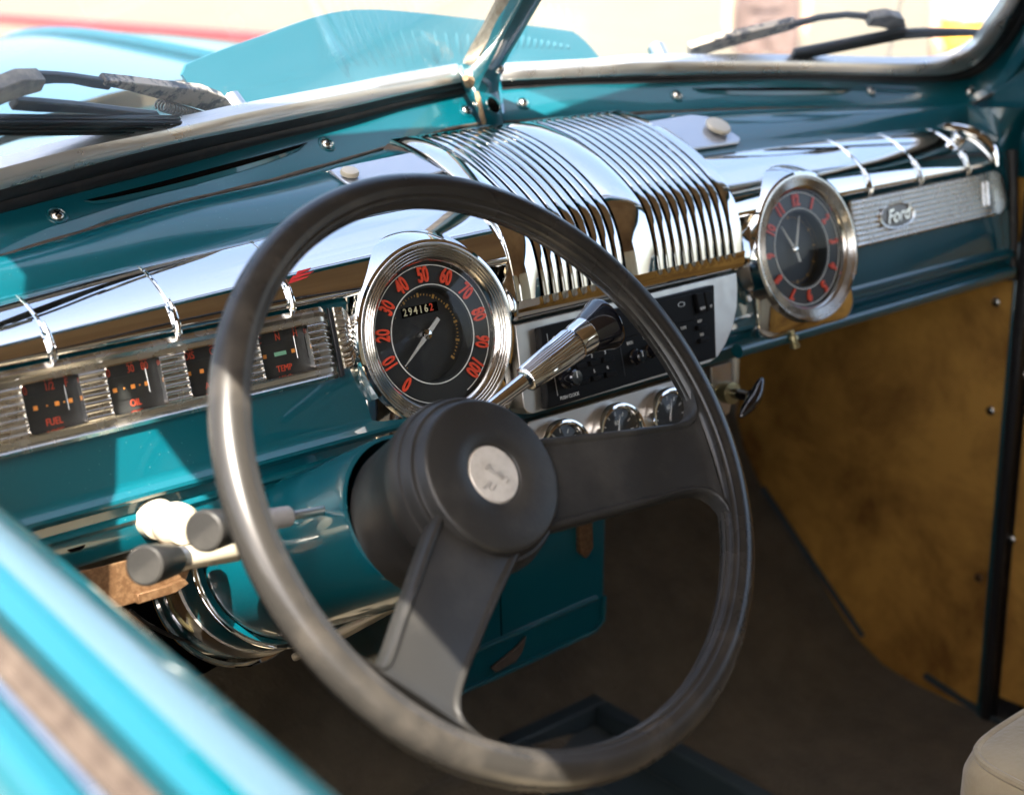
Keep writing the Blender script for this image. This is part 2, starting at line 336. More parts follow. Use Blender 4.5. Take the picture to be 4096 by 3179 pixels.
# seal and bright strip on the driver's side of the pillar
A = cr([WL(x, y, .004) for x, y in ((2480, -700), (2160, -150), (2084, 0), (2020, 120), (1956, 240), (1912, 345))], 30)
Bq = cr([WL(x, y, .0) for x, y in ((2410, -700), (2095, -150), (2017, 0), (1955, 120), (1888, 240), (1856, 318))], 30)
band('pillar_seal', RUBBER, A, A * .52 + Bq * .48, [(0, -.006), (0, .004), (.3, .011), (.7, .011), (1, .004)], NL, body)
band('pillar_trim', mat('dull_trim', (.30, .26, .21), .4, .6, noise=(50, (.14, .10, .07), .4, .7)), A * .5 + Bq * .5, Bq, [(0, -.002), (.1, .005), (.5, .007), (.9, .004), (1, -.008)], NL, body)
p, n = hit(TP, 1999, 281); screw(body, p, n, r=.0052)
p, n = hit(TP, 1972, 424)
f = frame(p + n * .0008, n, (1, 0, 0)); MB().lathe([(.0072, 0), (.0001, .0002)], f, 24).build('pillar_hole', DARK, body)
MB().lathe([(.0072, -.0006), (.0085, .0006), (.0094, -.0004)], f, 24).build('hole_rim', TEAL, body)
pts = [hit(TP, x, y) for x, y in ((1906, 372), (1912, 400), (1921, 430), (1928, 462), (1938, 492))]
MB().tube([q + n * .0006 for q, n in pts], [.0022, .0026, .002, .0028, .0022], 8).build('sealant_bead', RUST, body)
MB().tube([WL(x, y, .012) for x, y in ((1862, 312), (1880, 330), (1900, 350), (1915, 366))], [.003, .006, .007, .004], 10).build('sealant_blob', RUST, body)
# --- glass panes
def pane(Wf, N_, pts):
    o = np.array(N_) * .004
    return MB().slab([Wf(x, y, -.005) for x, y in pts], tuple(-o)).build('windscreen_glass', GLASS, body, smooth=False)
pane(WL, NL, [(-330, 800), (700, 540), (1870, 308), (2450, -680), (900, -500), (-700, -160)])
pane(WR, NR, [(2010, 305), (2600, 268), (3600, 272), (3800, 256), (3985, 90), (4330, -600), (3400, -700), (2600, -700)])
# --- cowl outside, below the glass
def arc_rows(): pass
cow = MB()
rows = []
for i in range(25):
    x = -.42 + 1.28 * i / 24; d = abs(x - .218)
    y0 = .245 - .20 * d; z0 = .138 - .045 * d - .02 * (d / .6) ** 3
    rows.append([(x, y0 - .03, z0 - .02), (x, y0, z0), (x, y0 + .05, z0 + .001), (x, .42 - .25 * d * d, z0 + .001 - .03 * (d / .6) ** 3), (x, .60 - .35 * d * d, z0 - .002 - .04 * (d / .6) ** 2), (x, .60 - .35 * d * d, z0 - .10)])
cow.grid(rows).build('cowl_panel', TEALH, body)
# --- roof, headliner, pillars, quarters, floor
def shellgrid(zc, drop, inset):
    rows = []
    for j in range(15):
        y = -.03 - 1.95 * j / 14; r = []
        for i in range(17):
            t = -1 + 2 * i / 16; x = .218 + (.687 - inset) * t
            r.append((x, y, zc - drop * abs(t) ** 4 - .10 * (j / 14) ** 2 * (.3 + .7 * (j / 14))))
        rows.append(r)
    return rows
MB().grid(shellgrid(.56, .10, 0)).build('roof', TEAL, body)
MB().grid(shellgrid(.545, .10, .006)).build('headliner', LINER, body)
MB().box((-.452, -1.98, .425), (-.434, -.03, .475)).build('roof_rail', TEAL, body, bevel=.006)
MB().box((.888, -1.98, .40), (.906, -.03, .475)).build('roof_rail', TEAL, body, bevel=.006)
MB().box((-.433, -.06, .40), (.888, -.03, .50)).build('windscreen_header', TEAL, body, bevel=.008)
MB().tube([(-.425, .10, .08), (-.425, .06, .15), (-.43, -.02, .30), (-.45, -.055, .46)], [.022, .02, .018, .018], 14).build('front_pillar', TEAL, body)
MB().box((-.50, -1.98, -.45), (-.47, -1.18, .475)).build('rear_quarter', BROWNC, body)
MB().box((.89, -1.98, -.45), (.92, -1.05, .475)).build('rear_quarter', BROWNC, body)
MB().box((-.48, -2.0, -.66), (.91, -1.98, .02)).build('rear_panel', BROWNC, body)
MB().box((-.48, -2.0, .30), (.91, -1.98, .5)).build('rear_panel', LINER, body)
fl = MB(); rows = []
prof = [(-1.98, -.652), (-.6, -.652), (-.05, -.652), (.10, -.652), (.186, -.628), (.27, -.55), (.368, -.455), (.42, -.36), (.44, -.15), (.44, .10)]
P2 = cr(prof, 60)
for i in range(22):
    x = -.40 + 1.225 * i / 21; d = abs(x - .218); h = .07 * max(0, 1 - (d / .2) ** 2)
    rows.append([(x, y, z + h * (1 if z < -.6 else .3)) for y, z in P2])
fl.grid(rows).build('floor_carpet', CARPET, body)
# passenger kick panel (stained board) with its screws
KX = .82
kick = MB().prism([(.004, -.66), (.004, .02), (.42, .02), (.42, -.66)], 0, .006, lambda y, z, w_: (KX + w_, y, z)).build('kick_panel', BOARD, body)
for x, y in ((3985, 1210), (3963, 1643), (3915, 2310)):
    screw(body, atX(x, y, KX), (-1, 0, 0), r=.006, m=BRONZE if y > 2000 else CHR2)
MB().tube([atX(x, y, KX - .004) for x, y in ((3050, 1950), (3250, 2250), (3450, 2545))], .004, 8).build('piping', TRAYB, body)
MB().tube([atX(x, y, KX - .004) for x, y in ((3700, 2700), (3850, 2800), (4000, 2890), (4100, 2950))], .0045, 8).build('piping', TRAYB, body)
MB().prism([(-.05, -.66), (-.05, -.06), (.0, -.02), (.42, .02), (.42, -.66)], 0, .006, lambda y, z, w_: (-.39 - w_, y, z) if y > -.05 else (-.39 - w_, y, z)).build('kick_panel', BOARD, body)
# right front post, from the windscreen corner down past the end of the dash
post = MB(); rows = []
for (pxL, pxR, y, xx) in ((3905, 4105, 430, .0), (3960, 4080, 500, 0), (4005, 4060, 600, 0), (4030, 4056, 760, 0), (4036, 4052, 900, 0), (4040, 4050, 1060, 0)):
    a = onp(pxL, y, (1, 0, 0), .79); b = onp(pxR, y, (1, 0, 0), .815)
    rows.append([a + np.array([-.0, .05, 0]), a, a * .65 + b * .35 + np.array([-.006, 0, 0]), a * .3 + b * .7 + np.array([-.005, 0, 0]), b, b + np.array([.03, -.005, 0])])
post.grid(cr([np.array(r).ravel() for r in rows], 24).reshape(24, 6, 3).tolist()).build('door_post', TEAL, body)
MB().prism([(.088, -.02), (.088, .092), (.058, .114), (.040, .138), (.026, .166), (.012, .20), (-.015, .28), (-.06, .45), (-.13, .45), (-.07, .06), (-.03, .0), (-.03, -.1), (.033, -.1)], 0, .02, lambda y, z, w_: (.822 + w_, y, z)).build('post_trim', TEAL, body)
MB().box((.808, -.0165, -.655), (.83, -.0025, .43)).build('door_gap_seal', RUBBER, body, bevel=.004)
MB().box((.812, -.0015, -.655), (.83, .0035, -.05)).build('door_post_edge', TEAL, body, bevel=.002)
MB().tube([atX(4045, 600, .805), atX(4050, 900, .805), atX(4048, 1120, .805)], .006, 10).build('post_seal', RUBBER, body)

# ================================================================== BONNET, cowl lid, aerial, wipers
rows = []
for j in range(40):
    y = .62 + 1.25 * j / 39; t = j / 39; hw = .50 - .17 * t; zc = .150 + .035 * math.sin(t * 1.9) - .26 * t ** 5
    r = []
    for i in range(41):
        a = -1 + 2 * i / 40; r.append((.218 + hw * math.sin(a * math.pi / 2) * 1.0, y, zc - (.34) * (1 - math.cos(a * math.pi / 2)) ** 1.35))
    rows.append(r)
bon = thing('bonnet', 'long glossy teal bonnet seen through the left half of the windscreen, beyond the wiper', 'bonnet', (.218, 1.2, -.2))
MB().grid(rows).build('bonnet_skin', TEALH, bon)
MB().tube([(.218, .62 + 1.15 * j / 20, .154 + .035 * math.sin(j / 20 * 1.75) - .20 * (j / 20) ** 5) for j in range(21)], .008, 10).build('centre_strip', TEAL, bon)
for s_ in (-1, 1):
    rows = []
    for j in range(20):
        y = .45 + 1.6 * j / 19; rows.append([(.218 + s_ * (.47 + .42 * math.sin(k / 10 * math.pi) * (.6 + .4 * math.sin(j / 19 * 3.0)) if k < 10 else .47), y, -.20 + .16 * math.cos(k / 10 * math.pi * .9) * math.sin(j / 19 * 2.6 + .3) - .2 * (k / 10)) for k in range(11)])
    f_ = MB().grid(rows).build('front_wing', TEALH, None)
    tag(f_, 'teal front wing bulging beside the bonnet on the ' + ('driver' if s_ < 0 else 'passenger') + ' side, beyond the windscreen', 'car wing')
# cowl ventilator lid standing open, its ribbed underside toward the glass
lid = thing('cowl_vent_lid', 'raised light blue cowl vent lid with stamped ribs, standing behind the windscreen centre pillar', 'vent lid', (.21, .31, .12))
LF = frame((.21, .30, .15), (0, -1, .10), (1, 0, 0))
def lp(px, py):
    P = Vector(atY(px, py, .30)) - Vector((.21, .30, .15)); return (P.x, P.z)
out = [lp(x, y) for x, y in ((735, 300), (733, 282), (748, 262), (900, 200), (1100, 130), (1240, 80), (1340, 52), (1400, 42), (1450, 38), (1600, 42), (1900, 74), (2280, 122), (2320, 138), (2355, 170), (2420, 255), (2470, 330), (2300, 400), (1500, 540), (1000, 560), (830, 400), (760, 335))]
out = [tuple(q) for q in cr(out, 90)]
rib = MB().prism(out, -.004, 0, LF)
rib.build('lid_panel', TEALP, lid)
rb = MB()
def ribbar(a, b, r=.0024):
    A_, B_ = lp(*a), lp(*b); n = 9; rb.tube([LF(A_[0] + (B_[0] - A_[0]) * k / n, A_[1] + (B_[1] - A_[1]) * k / n, -.6 * r) for k in range(n + 1)], [r * (math.sin(math.pi * (k + .3) / (n + .6)) ** .4) for k in range(n + 1)], 8)
for k in range(15):
    t = k / 14; ribbar((1290 + 640 * t, 92 + 40 * t * t), (1420 + 500 * min(t, .95), 286 - 140 * max(0, t - .45)), .0034)
ribbar((1395, 55), (1700, 200), .004) if False else None
ribbar((1305, 100), (1410, 335), .006); ribbar((1690, 110), (1765, 270), .006)
for k in range(9): ribbar((2080 + 25 * k, 130 + 6 * k), (2070 + 26 * k, 200), .0034)
ribbar((1960, 262), (2330, 258), .004)
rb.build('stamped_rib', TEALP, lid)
# aerial
tag(MB().tube([atY(3520, 330, .55), atY(3560, 200, .55), atY(3618, -60, .55), atY(3700, -500, .55)], [.0035, .0028, .0022, .0015], 10).build('aerial', SPRING), 'thin dark aerial rod leaning behind the right-hand wiper', 'aerial')
# wipers
def wiper(W_, N_, arm, link, pivot, armr, blade, label, side):
    t = thing('windscreen_wiper', label, 'wiper', tuple(W_(*pivot, -.02)), 'windscreen wipers')
    N_ = np.array(N_)
    def strip(pts, wid, off, th, name, m, par=t, bev=.0015):
        P = [W_(x, y, off) for x, y in pts]; A_ = []; 
        up = np.cross(N_, P[-1] - P[0]); up /= np.linalg.norm(up)
        n = len(P); rows = []
        for p_, w_ in zip(P, wid):
            a, b = p_ + up * w_, p_ - up * w_
            rows.append([a, b, b - N_ * th, a - N_ * th])
        return MB().grid(rows, True, True).build(name, m, par, bevel=bev)
    strip(arm, armr, -.022, .006, 'arm', WIPER)
    strip(link[0], link[1], -.024, .005, 'arm_rod', WIPER)
    return t, strip
tw, st = wiper(WL, NL, [(424, 335), (520, 345), (700, 368), (850, 392), (925, 430)], [.002, .0042, .0062, .0085, .0055], (975, 470), [.004] * 5,
               None, 'worn black wiper with scuffed arm and coil spring, crossing the left windscreen half', -1) if False else (None, None)
def make_wiper(W_, N_, label, arm, armw, rod, rodw, clip, bl_a, bl_b, blw, pivot, spring=None, superst=None):
    t = thing('windscreen_wiper', label, 'wiper', tuple(W_(*pivot, -.02)), 'windscreen wipers'); N_ = np.array(N_)
    def strip(pts, wid, off, th, name, m, par=t, bev=.0012):
        P = [W_(x, y, off) for x, y in pts]; rows = []; n = len(P)
        for i, (p_, w_) in enumerate(zip(P, wid)):
            d = P[min(i + 1, n - 1)] - P[max(i - 1, 0)]; up = np.cross(N_, d); up /= np.linalg.norm(up)
            rows.append([p_ + up * w_, p_ - up * w_, p_ - up * w_ * .9 - N_ * th, p_ + up * w_ * .9 - N_ * th])
        return MB().grid(rows, True, True).build(name, m, par, bevel=bev)
    a = strip(arm, armw, -.022, .009, 'arm', WIPER)
    strip(rod, rodw, -.024, .005, 'arm_rod', RUBBER)
    p = W_(*pivot, -.02); f = frame(p, N_, (1, 0, 0))
    MB().lathe([(.009, -.02), (.009, .004), (.006, .008), (.006, .012), (.0001, .013)], f, 20).build('pivot_nut', CHR2, t)
    if spring:
        pp = [W_(x, y, -.020) for x, y in spring]; q0, q1 = np.array(pp[0]), np.array(pp[1]); ax = q1 - q0; L_ = np.linalg.norm(ax); ax /= L_
        u1 = np.cross(ax, N_); u1 /= np.linalg.norm(u1); u2 = np.cross(ax, u1); path = []
        turns = 17
        for k in range(turns * 12 + 1):
            th = 2 * math.pi * k / 12; path.append(q0 + ax * L_ * k / (turns * 12) + (u1 * math.cos(th) + u2 * math.sin(th)) * .0042)
        MB().tube(path, .0009, 6).build('spring', SPRING, t)
    strip(*clip, -.016, .012, 'blade_clip', mat('grey_clip', (.11, .105, .10), .5, .2, noise=(60, (.22, .20, .17), .45, .6)))
    if superst: strip(superst[0], superst[1], -.016, .006, 'blade_bridge', RUBBER)
    b = strip([bl_a, ((bl_a[0] + bl_b[0]) / 2, (bl_a[1] + bl_b[1]) / 2), bl_b], [blw] * 3, -.010, .005, 'blade', RUBBER)
    A_, B_ = W_(*bl_a, -.008), W_(*bl_b, -.008); up = np.cross(N_, B_ - A_); up /= np.linalg.norm(up); mb = MB()
    for k in (-.8, -.35, .1, .55): mb.tube([A_ + up * blw * k, B_ + up * blw * k + (B_ - A_) * .01 * k], .0013, 6)
    mb.build('wiper_rubber', GLOSSK if False else RUBBER, b)
    return t
make_wiper(WL, NL, 'scuffed black wiper with coil spring, crossing the left half of the windscreen',
    [(424, 336), (520, 350), (660, 376), (800, 398), (875, 425), (915, 455)], [.0026, .0040, .0066, .0092, .0088, .0060],
    [(150, 322), (230, 320), (300, 324), (380, 338), (450, 348)], [.0055, .0042, .0036, .0042, .0042], ([(-60, 402), (10, 390), (90, 358), (178, 345)], [.009, .0085, .0085, .0055]),
    (-400, 509), (705, 508), .0088, (975, 468), spring=[(640, 420), (835, 478)], superst=([(60, 425), (160, 432), (300, 440), (500, 458), (640, 470)], [.0045, .0048, .0040, .0026, .0016]))
make_wiper(WR, NR, 'grey black wiper with its blade angled up, crossing the right half of the windscreen',
    [(2760, 218), (2850, 188), (3000, 150), (3160, 110), (3185, 104)], [.010, .0095, .0082, .0068, .0055],
    [(3170, 108), (3280, 78), (3390, 66), (3460, 72), (3520, 95)], [.0045, .0035, .0032, .0036, .006], ([(3480, 92), (3540, 88), (3590, 100), (3612, 135)], [.006, .009, .009, .005]),
    (3172, 226), (3620, 138), .0085, (2650, 252), superst=([(3540, 150), (3700, 140), (3850, 138), (3985, 140)], [.007, .0062, .005, .003]))

# ================================================================== DASHBOARD
dash = thing('dashboard', 'glossy teal dashboard with full-width chrome strip and ribbed chrome centre grille', 'dashboard', (.218, .03, -.12))
def vtop(u): d = u - .218; return .1035 - .069 * d * d if d < 0 else .1045 - .044 * d * d
# rail bottom as function of x
rbp = np.concatenate([cur(LB, WL, .040, 60), cur(RB[:7], WR, .040, 60)]); rbx = rbp[:, 0]
order = np.argsort(rbx); rbp = rbp[order]
def railb(u): return np.array([u, np.interp(u, rbp[:, 0], rbp[:, 1]), np.interp(u, rbp[:, 0], rbp[:, 2])])
US = np.linspace(-.405, .80, 100)
def hole(u, v, r=.066): return math.hypot(u, v) < r or math.hypot(u - .436, v) < r
rows = []
for u in US:
    vt = vtop(u); a = np.array(DF(u, vt, -.041)); b = railb(u); nrm = np.array([0, -.35, .93])
    r = [DF(u, vt - .01, -.03)]
    for k in range(13):
        t = k / 12; r.append(a * (1 - t) + b * t + nrm * (.0115 * math.sin(math.pi * t) ** .8))
    r.append(b + np.array([0, .012, -.02])); rows.append(r)
top = MB().grid(rows).build('dash_top', TEAL, dash); TT = bvh(top)
rows = []
for u in np.linspace(-.405, .80, 480):
    t = min(1, max(0, (u + .02) / .06)); vb = -.098 * (1 - t) - .088 * t; DFo = DF; fz_ = -.014 * min(1, max(0, (u + .04) / .05)); DF_ = lambda a_, b_, c_, z_=fz_: DFo(a_, b_, c_ + z_)
    r = [DF(u, .06, -.03), DF_(u, .0405, -.006), *[DF_(u, v_, -.003) for v_ in np.linspace(.036, -.052, 34)], DF_(u, -.054, -.002), DF_(u, -.057, .001), DF_(u, -.0595, .0035), DF_(u, -.062, .0035), DF_(u, -.0645, .001), DF_(u, -.066, -.005), DF_(u, -.072, -.007), DF_(u, -.0745, -.0045), DF_(u, -.0765, -.004), DF_(u, -.079, -.007),
         DF_(u, vb + .003, -.010), DF_(u, vb, -.013), DF_(u, vb, -.04), DF_(u, vb + .02, -.05)]
    rows.append(r)
face = MB().grid(rows).cut(lambda u, v: hole(u, v) or (v > -.013 and v < .0355 and u < -.092 and u > -.39)).build('dash_face', TEAL, dash); TF = bvh(face)
# rolled bottom edge at the passenger end
MB().tube([DF(u, -.080, -.013) for u in np.linspace(.34, .79, 20)], .007, 12).build('lower_roll', TEAL, dash)
# oblong hole in the lower flange
f = frame(Vector(DF(*dp(300, 2176, -.009), -.0085)), DF(0, 0, 1), (1, 0, 0))
MB().prism(rrect(-.0068, -.0045, .0068, .0045, .0044), 0, .0006, f).build('oblong_hole', DARK, dash)
# the bonded chrome strip along the top of the dash
SEC0 = [(.0405, -.004), (.0408, .001), (.0425, .0042), (.047, .0046), (.055, .0024), (.063, -.0022), (.071, -.0085), (.0785, -.0160), (.085, -.0240), (.0900, -.0320), (.0930, -.0385), (.0942, -.0460)]
SEC = cr(SEC0, 46).tolist()
def sec(u, sc=1.):
    k = (vtop(u) - .0405) / (.0945 - .0405); out = []
    for v, w_ in SEC: out.append((.0405 + (v - .0405) * k, w_))
    return out
def strip_rows(us, endf=None):
    rows = []
    for u in us:
        e = 1.
        if endf: e = endf(u)
        rows.append([DF(u, .071 + (v - .071) * e, -.04 + (w_ + .04) * (.25 + .75 * e)) for v, w_ in sec(u)])
    return rows
MB().grid(strip_rows(np.linspace(-.40, .0808, 260))).cut(hole).build('chrome_strip', CHROME, dash)
def endf(u):
    t = (u - .745) / .042
    return 1. if t <= 0 else math.sqrt(max(0.0004, 1 - t * t))
MB().grid(strip_rows(np.r_[np.linspace(.348, .745, 200), .745 + .042 * np.sin(np.linspace(.05, 1, 20) * math.pi / 2)], endf)).cut(hole).build('chrome_strip', CHROME, dash)
def rib_on_strip(u):
    s_ = sec(u); pts = [DF(u, v, w_ + .0002) for v, w_ in s_[1:]]
    mb = MB(); n = len(pts); P = cr(pts[::4] + [pts[-1]], 22)
    mb.tube(P, [.0006 + .0008 * math.sin(math.pi * min(1, .1 + i / 21)) ** .5 for i in range(22)], 8)
    c = DF(u, .0425, .0045); mb.tube([DF(u, .036, .002), DF(u, .040, .0055), DF(u, .046, .0062), DF(u, .056, .005), DF(u, .064, .001)], [.0010, .0026, .0026, .0017, .0008], 10)
    return mb.build('chrome_rib', CHROME, dash)
for u in (-.3825, -.2957, -.2085, -.119, .574 - .03, .627, .711, .77): 
    if u == .77: continue
    rib_on_strip(u)
# end band curving over the passenger end
P = cr([DF(.765, .040, .004), DF(.766, .060, .002), DF(.762, .078, -.012), DF(.752, .090, -.032), DF(.742, .094, -.046)], 20)
MB().tube(P, [.002 + .0028 * math.sin(math.pi * i / 19) for i in range(20)], 10).build('chrome_rib', CHROME, dash)
# latch button on the strip
s_ = frame(DF(.722, .0772, -.010), DF(0, .6, .8), (1, 0, 0))
MB().lathe([(.0085, -.004), (.0085, .003), (.007, .006), (.003, .0075), (.0001, .0078)], s_, 24).build('latch_button', CHROME, dash)
# red decal smear above the temperature gauge
f = frame(DF(-.1015, .0600, -.0005), DF(0, .42, .90), (1, 0, 0))
dec = MB()
for k, (y, l, x0) in enumerate(((.0055, .014, .001), (.0025, .021, -.002), (-.0005, .019, -.006), (-.0035, .013, -.010))):
    dec.prism([(x0 - l * .5, y - .0018), (x0 + l * .4, y - .0012 + .002), (x0 + l * .55, y + .002), (x0 - l * .3, y + .0012)], -.0006, .0006, f)
dec.build('red_sticker', REDTAPE, dash)
# --- housings round the two big dials (part of the dash)
def housing(uc):
    f = lambda u, v, w_: DF(uc + u, v, w_)
    MB().lathe([(.066, .006), (.0695, .0085), (.0725, .0075), (.0745, .004), (.077, -.001), (.0805, -.008), (.083, -.018), (.084, -.032)], f, 96, a0=R_(-30), a1=R_(210)).build('dial_housing', CHROME, dash)
    # deep U-shaped side wall running back to the dash face
    def outl(th):
        c_, s_ = math.cos(th), math.sin(th)
        best = .02
        for q in range(140):
            r_ = .05 + .0004 * q; x, y = r_ * c_, r_ * s_
            ok = (math.hypot(x, y) < .0715) if y > 0 else (abs(x) < .0715 and y > -.078 + .02 * max(0, abs(x) - .04) and math.hypot(max(0, abs(x) - .0515), min(0, y + .058)) < .020)
            if ok: best = r_
        return best
    rows = []
    for k in range(97):
        th = R_(168 + 204 * k / 96); c_, s_ = math.cos(th), math.sin(th); ro = outl(th)
        row = [f(.0660 * c_, .0660 * s_, .0035), f(.0690 * c_, .0690 * s_, .0030)]
        for j in range(10):
            t = j / 9; r_ = .0695 + (ro - .0695) * (1 - (1 - t) ** 2.0); row.append(f(r_ * c_, r_ * s_, .0015 - .009 * t))
        for t in (.3, .6, 1.): row.append(f((ro + .001 * t) * c_, (ro + .001 * t) * s_, -.0075 - .028 * t))
        rows.append(row)
    MB().grid(rows).build('dial_apron', CHROME, dash)
housing(0.); housing(.436)
# --- ribbed chrome grille in the centre
GP = cr([(-.0065, -.002), (-.004, .0035), (.004, .0065), (.014, .0075), (.035, .0080), (.055, .0058), (.071, .0005), (.086, -.0105), (.100, -.0235), (.114, -.039), (.126, -.0545), (.138, -.0725), (.148, -.0915), (.156, -.109), (.1625, -.127)], 80)
gl = np.r_[0, np.cumsum(np.linalg.norm(np.diff(GP, axis=0), axis=1))]; GT = gl[-1]
nrmG = np.gradient(GP, axis=0); nrmG = np.stack([-nrmG[:, 1], nrmG[:, 0]], 1); nrmG /= np.linalg.norm(nrmG, axis=1)[:, None]
if nrmG[10, 1] < 0: nrmG = -nrmG
def gpt(u, s_, off):
    i = np.interp(s_, gl, np.arange(len(gl))); v = np.interp(i, np.arange(80), GP[:, 0]); w_ = np.interp(i, np.arange(80), GP[:, 1])
    nv, nw = np.interp(i, np.arange(80), nrmG[:, 0]), np.interp(i, np.arange(80), nrmG[:, 1]); return DF(u, v + nv * off, w_ + nw * off)
slots = [.1075 + .01035 * k for k in range(10)] + [.2385 + .0105 * k for k in range(10)]
SW = .0015; s0, s1 = gl[np.argmin(abs(GP[:14, 0] - .0105))], GT * .968
U0, U1 = .081, .349
gr = MB()
# slats
edges = [U0] + [x for u in slots for x in (u - SW, u + SW)] + [U1]
for i in range(0, len(edges), 2):
    a, b = edges[i], edges[i + 1]; wd = b - a; rows = []
    cr_ = .0006 if wd < .02 else .0022
    for s_ in np.linspace(s0, s1, 60):
        r = [gpt(a, s_, -.006)]
        for k in range(9):
            t = k / 8; r.append(gpt(a + wd * t, s_, cr_ * (1 - abs(2 * t - 1) ** (4 if wd < .02 else 2.4)) - .0004))
        r.append(gpt(b, s_, -.006)); rows.append(r)
    gr.grid(rows)
for sa, sb in ((0, s0), (s1, GT)):
    rows = []
    for s_ in np.linspace(sa, sb, 14):
        rr = []
        for u in np.linspace(U0, U1, 220):
            bump_ = 0
            if s_ > s0 - .006 and s_ < s1 + .006:
                dd = min(abs(u - q) for q in slots); e = (s_ - (s0 - .006)) / .006 if s_ <= s0 else ((s1 + .006) - s_) / .006
                bump_ = .0016 * min(1, max(0, (dd - SW) / .002)) * e if dd < .02 else .0018 * e
            rr.append(gpt(u, s_, bump_ - .0004))
        rows.append(rr)
    gr.grid(rows)
for ue in (U0, U1):   # side walls
    sg = -1 if ue == U0 else 1
    gr.grid([[gpt(ue, s_, -.0004), gpt(ue + sg * .0016, s_, -.003), gpt(ue + sg * .0018, s_, -.03)] for s_ in np.linspace(0, GT, 60)])
gr.grid([[gpt(u, GT, -.0004), gpt(u, GT, -.02)] for u in (U0, U1)]); gr.grid([[gpt(u, 0, -.0004), gpt(u, 0, -.012)] for u in (U0, U1)])
gr.build('centre_grille', CHROME, dash, ang=50)
MB().grid([[gpt(U0, s_, -.0062), gpt(U1, s_, -.0062)] for s_ in np.linspace(.004, GT * .99, 60)]).build('grille_backing', DARK, dash)
MB().grid([[gpt(U0 - .004, s_, -.004), gpt(U0 - .012, s_, -.012), gpt(U0 - .014, s_, -.03)] for s_ in np.linspace(GT * .55, GT, 30)]).build('grille_surround', SEAL2, dash)
# --- pale plates with a thumb knob on the dash top
def topplate(px, knob, kr, label):
    P = [hit(TT, x, y) for x, y in px]; n = sum((q[1] for q in P), Vector()).normalized()
    o = MB().slab([p + n * .001 for p, _ in P], n * .0035).build('vent_cover', PLATE, dash, bevel=.0012); lab(o, label)
    k, kn = hit(TT, *knob); f = frame(k + n * .004, n, (1, 0, 0))
    MB().lathe([(kr * .6, 0), (kr * .6, .001), (kr, .0016), (kr * 1.03, .0036), (kr * .92, .0052), (kr * .6, .0058), (.0001, .0058)], f, 28).build('thumb_knob', CREAMP, o)
topplate([(1312, 700), (1345, 690), (1640, 628), (1770, 700), (1640, 740), (1440, 775), (1385, 750)], (1395, 722), .0075, 'pale satin cover with a small grey thumb knob')
topplate([(2590, 500), (2757, 473), (2826, 480), (2956, 566), (2952, 584), (2757, 612), (2660, 625)], (2862, 530), .0125, 'pale satin cover with a round cream thumb knob')

# ================================================================== INSTRUMENT CLUSTER (four small gauges)
cl = thing('gauge_cluster', 'long ribbed bright metal cluster with four small black gauges left of the speedometer', 'gauge cluster', DF(-.22, -.016, 0), None)
wins = [(-.3202, -.2818), (-.2636, -.2250), (-.2068, -.1682), (-.1495, -.1091)]
CU0, CU1, CV0, CV1 = -.402, -.0885, -.0155, .0385
WV0, WV1 = -.0050, .0272
# ribbed sheet with window openings: columns between windows
def ribw(v):                                     # relief of the stamped plate across v
    t = (v - CV0) / (CV1 - CV0)
    if t < .10: return .0030 - .0026 * abs(t - .05) / .05
    if t < .17: return .0008
    if t < .80: return .0010 + .0024 * abs(math.sin((t - .17) / .63 * math.pi * 7)) ** .9
    if t < .87: return .0010
    return .0032 - .0024 * abs(t - .93) / .07
VV = np.linspace(CV0, CV1, 241)
mb = MB()
def colband(a, b, vs, endround=False):
    us = np.linspace(a, b, max(2, int((b - a) / .0015)) if endround else 2)
    rows = []
    for u in us:
        row = []
        for v in vs:
            e = 0
            if endround:
                t = max(0, (u - (CU1 - .008)) / .008); e = t * t
            row.append(DF(u, CV0 + (v - CV0) * (1 - .10 * e), ribw(v) * (1 - .5 * e) + .0004 - .003 * e))
        rows.append(row)
    mb.grid(rows)
xs = [CU0] + [q for w2 in wins for q in w2]
cols = [(CU0, wins[0][0]), (wins[0][1], wins[1][0]), (wins[1][1], wins[2][0]), (wins[2][1], wins[3][0]), (wins[3][1], CU1)]
for a, b in cols: colband(a, b, VV, b == CU1)
for a, b in wins: colband(a, b, VV[VV <= WV0]); colband(a, b, VV[VV >= WV1])
mb.grid([[DF(u, CV0, .0008), DF(u, CV0, -.003)] for u in (CU0, CU1)]); mb.grid([[DF(u, CV1, .0008), DF(u, CV1, -.003)] for u in (CU0, CU1)]); mb.grid([[DF(CU1, v, .0), DF(CU1 + .001, v, -.003)] for v in (CV0, CV1 - .004)])
plate = mb.build('ribbed_plate', ALU, cl, ang=60)
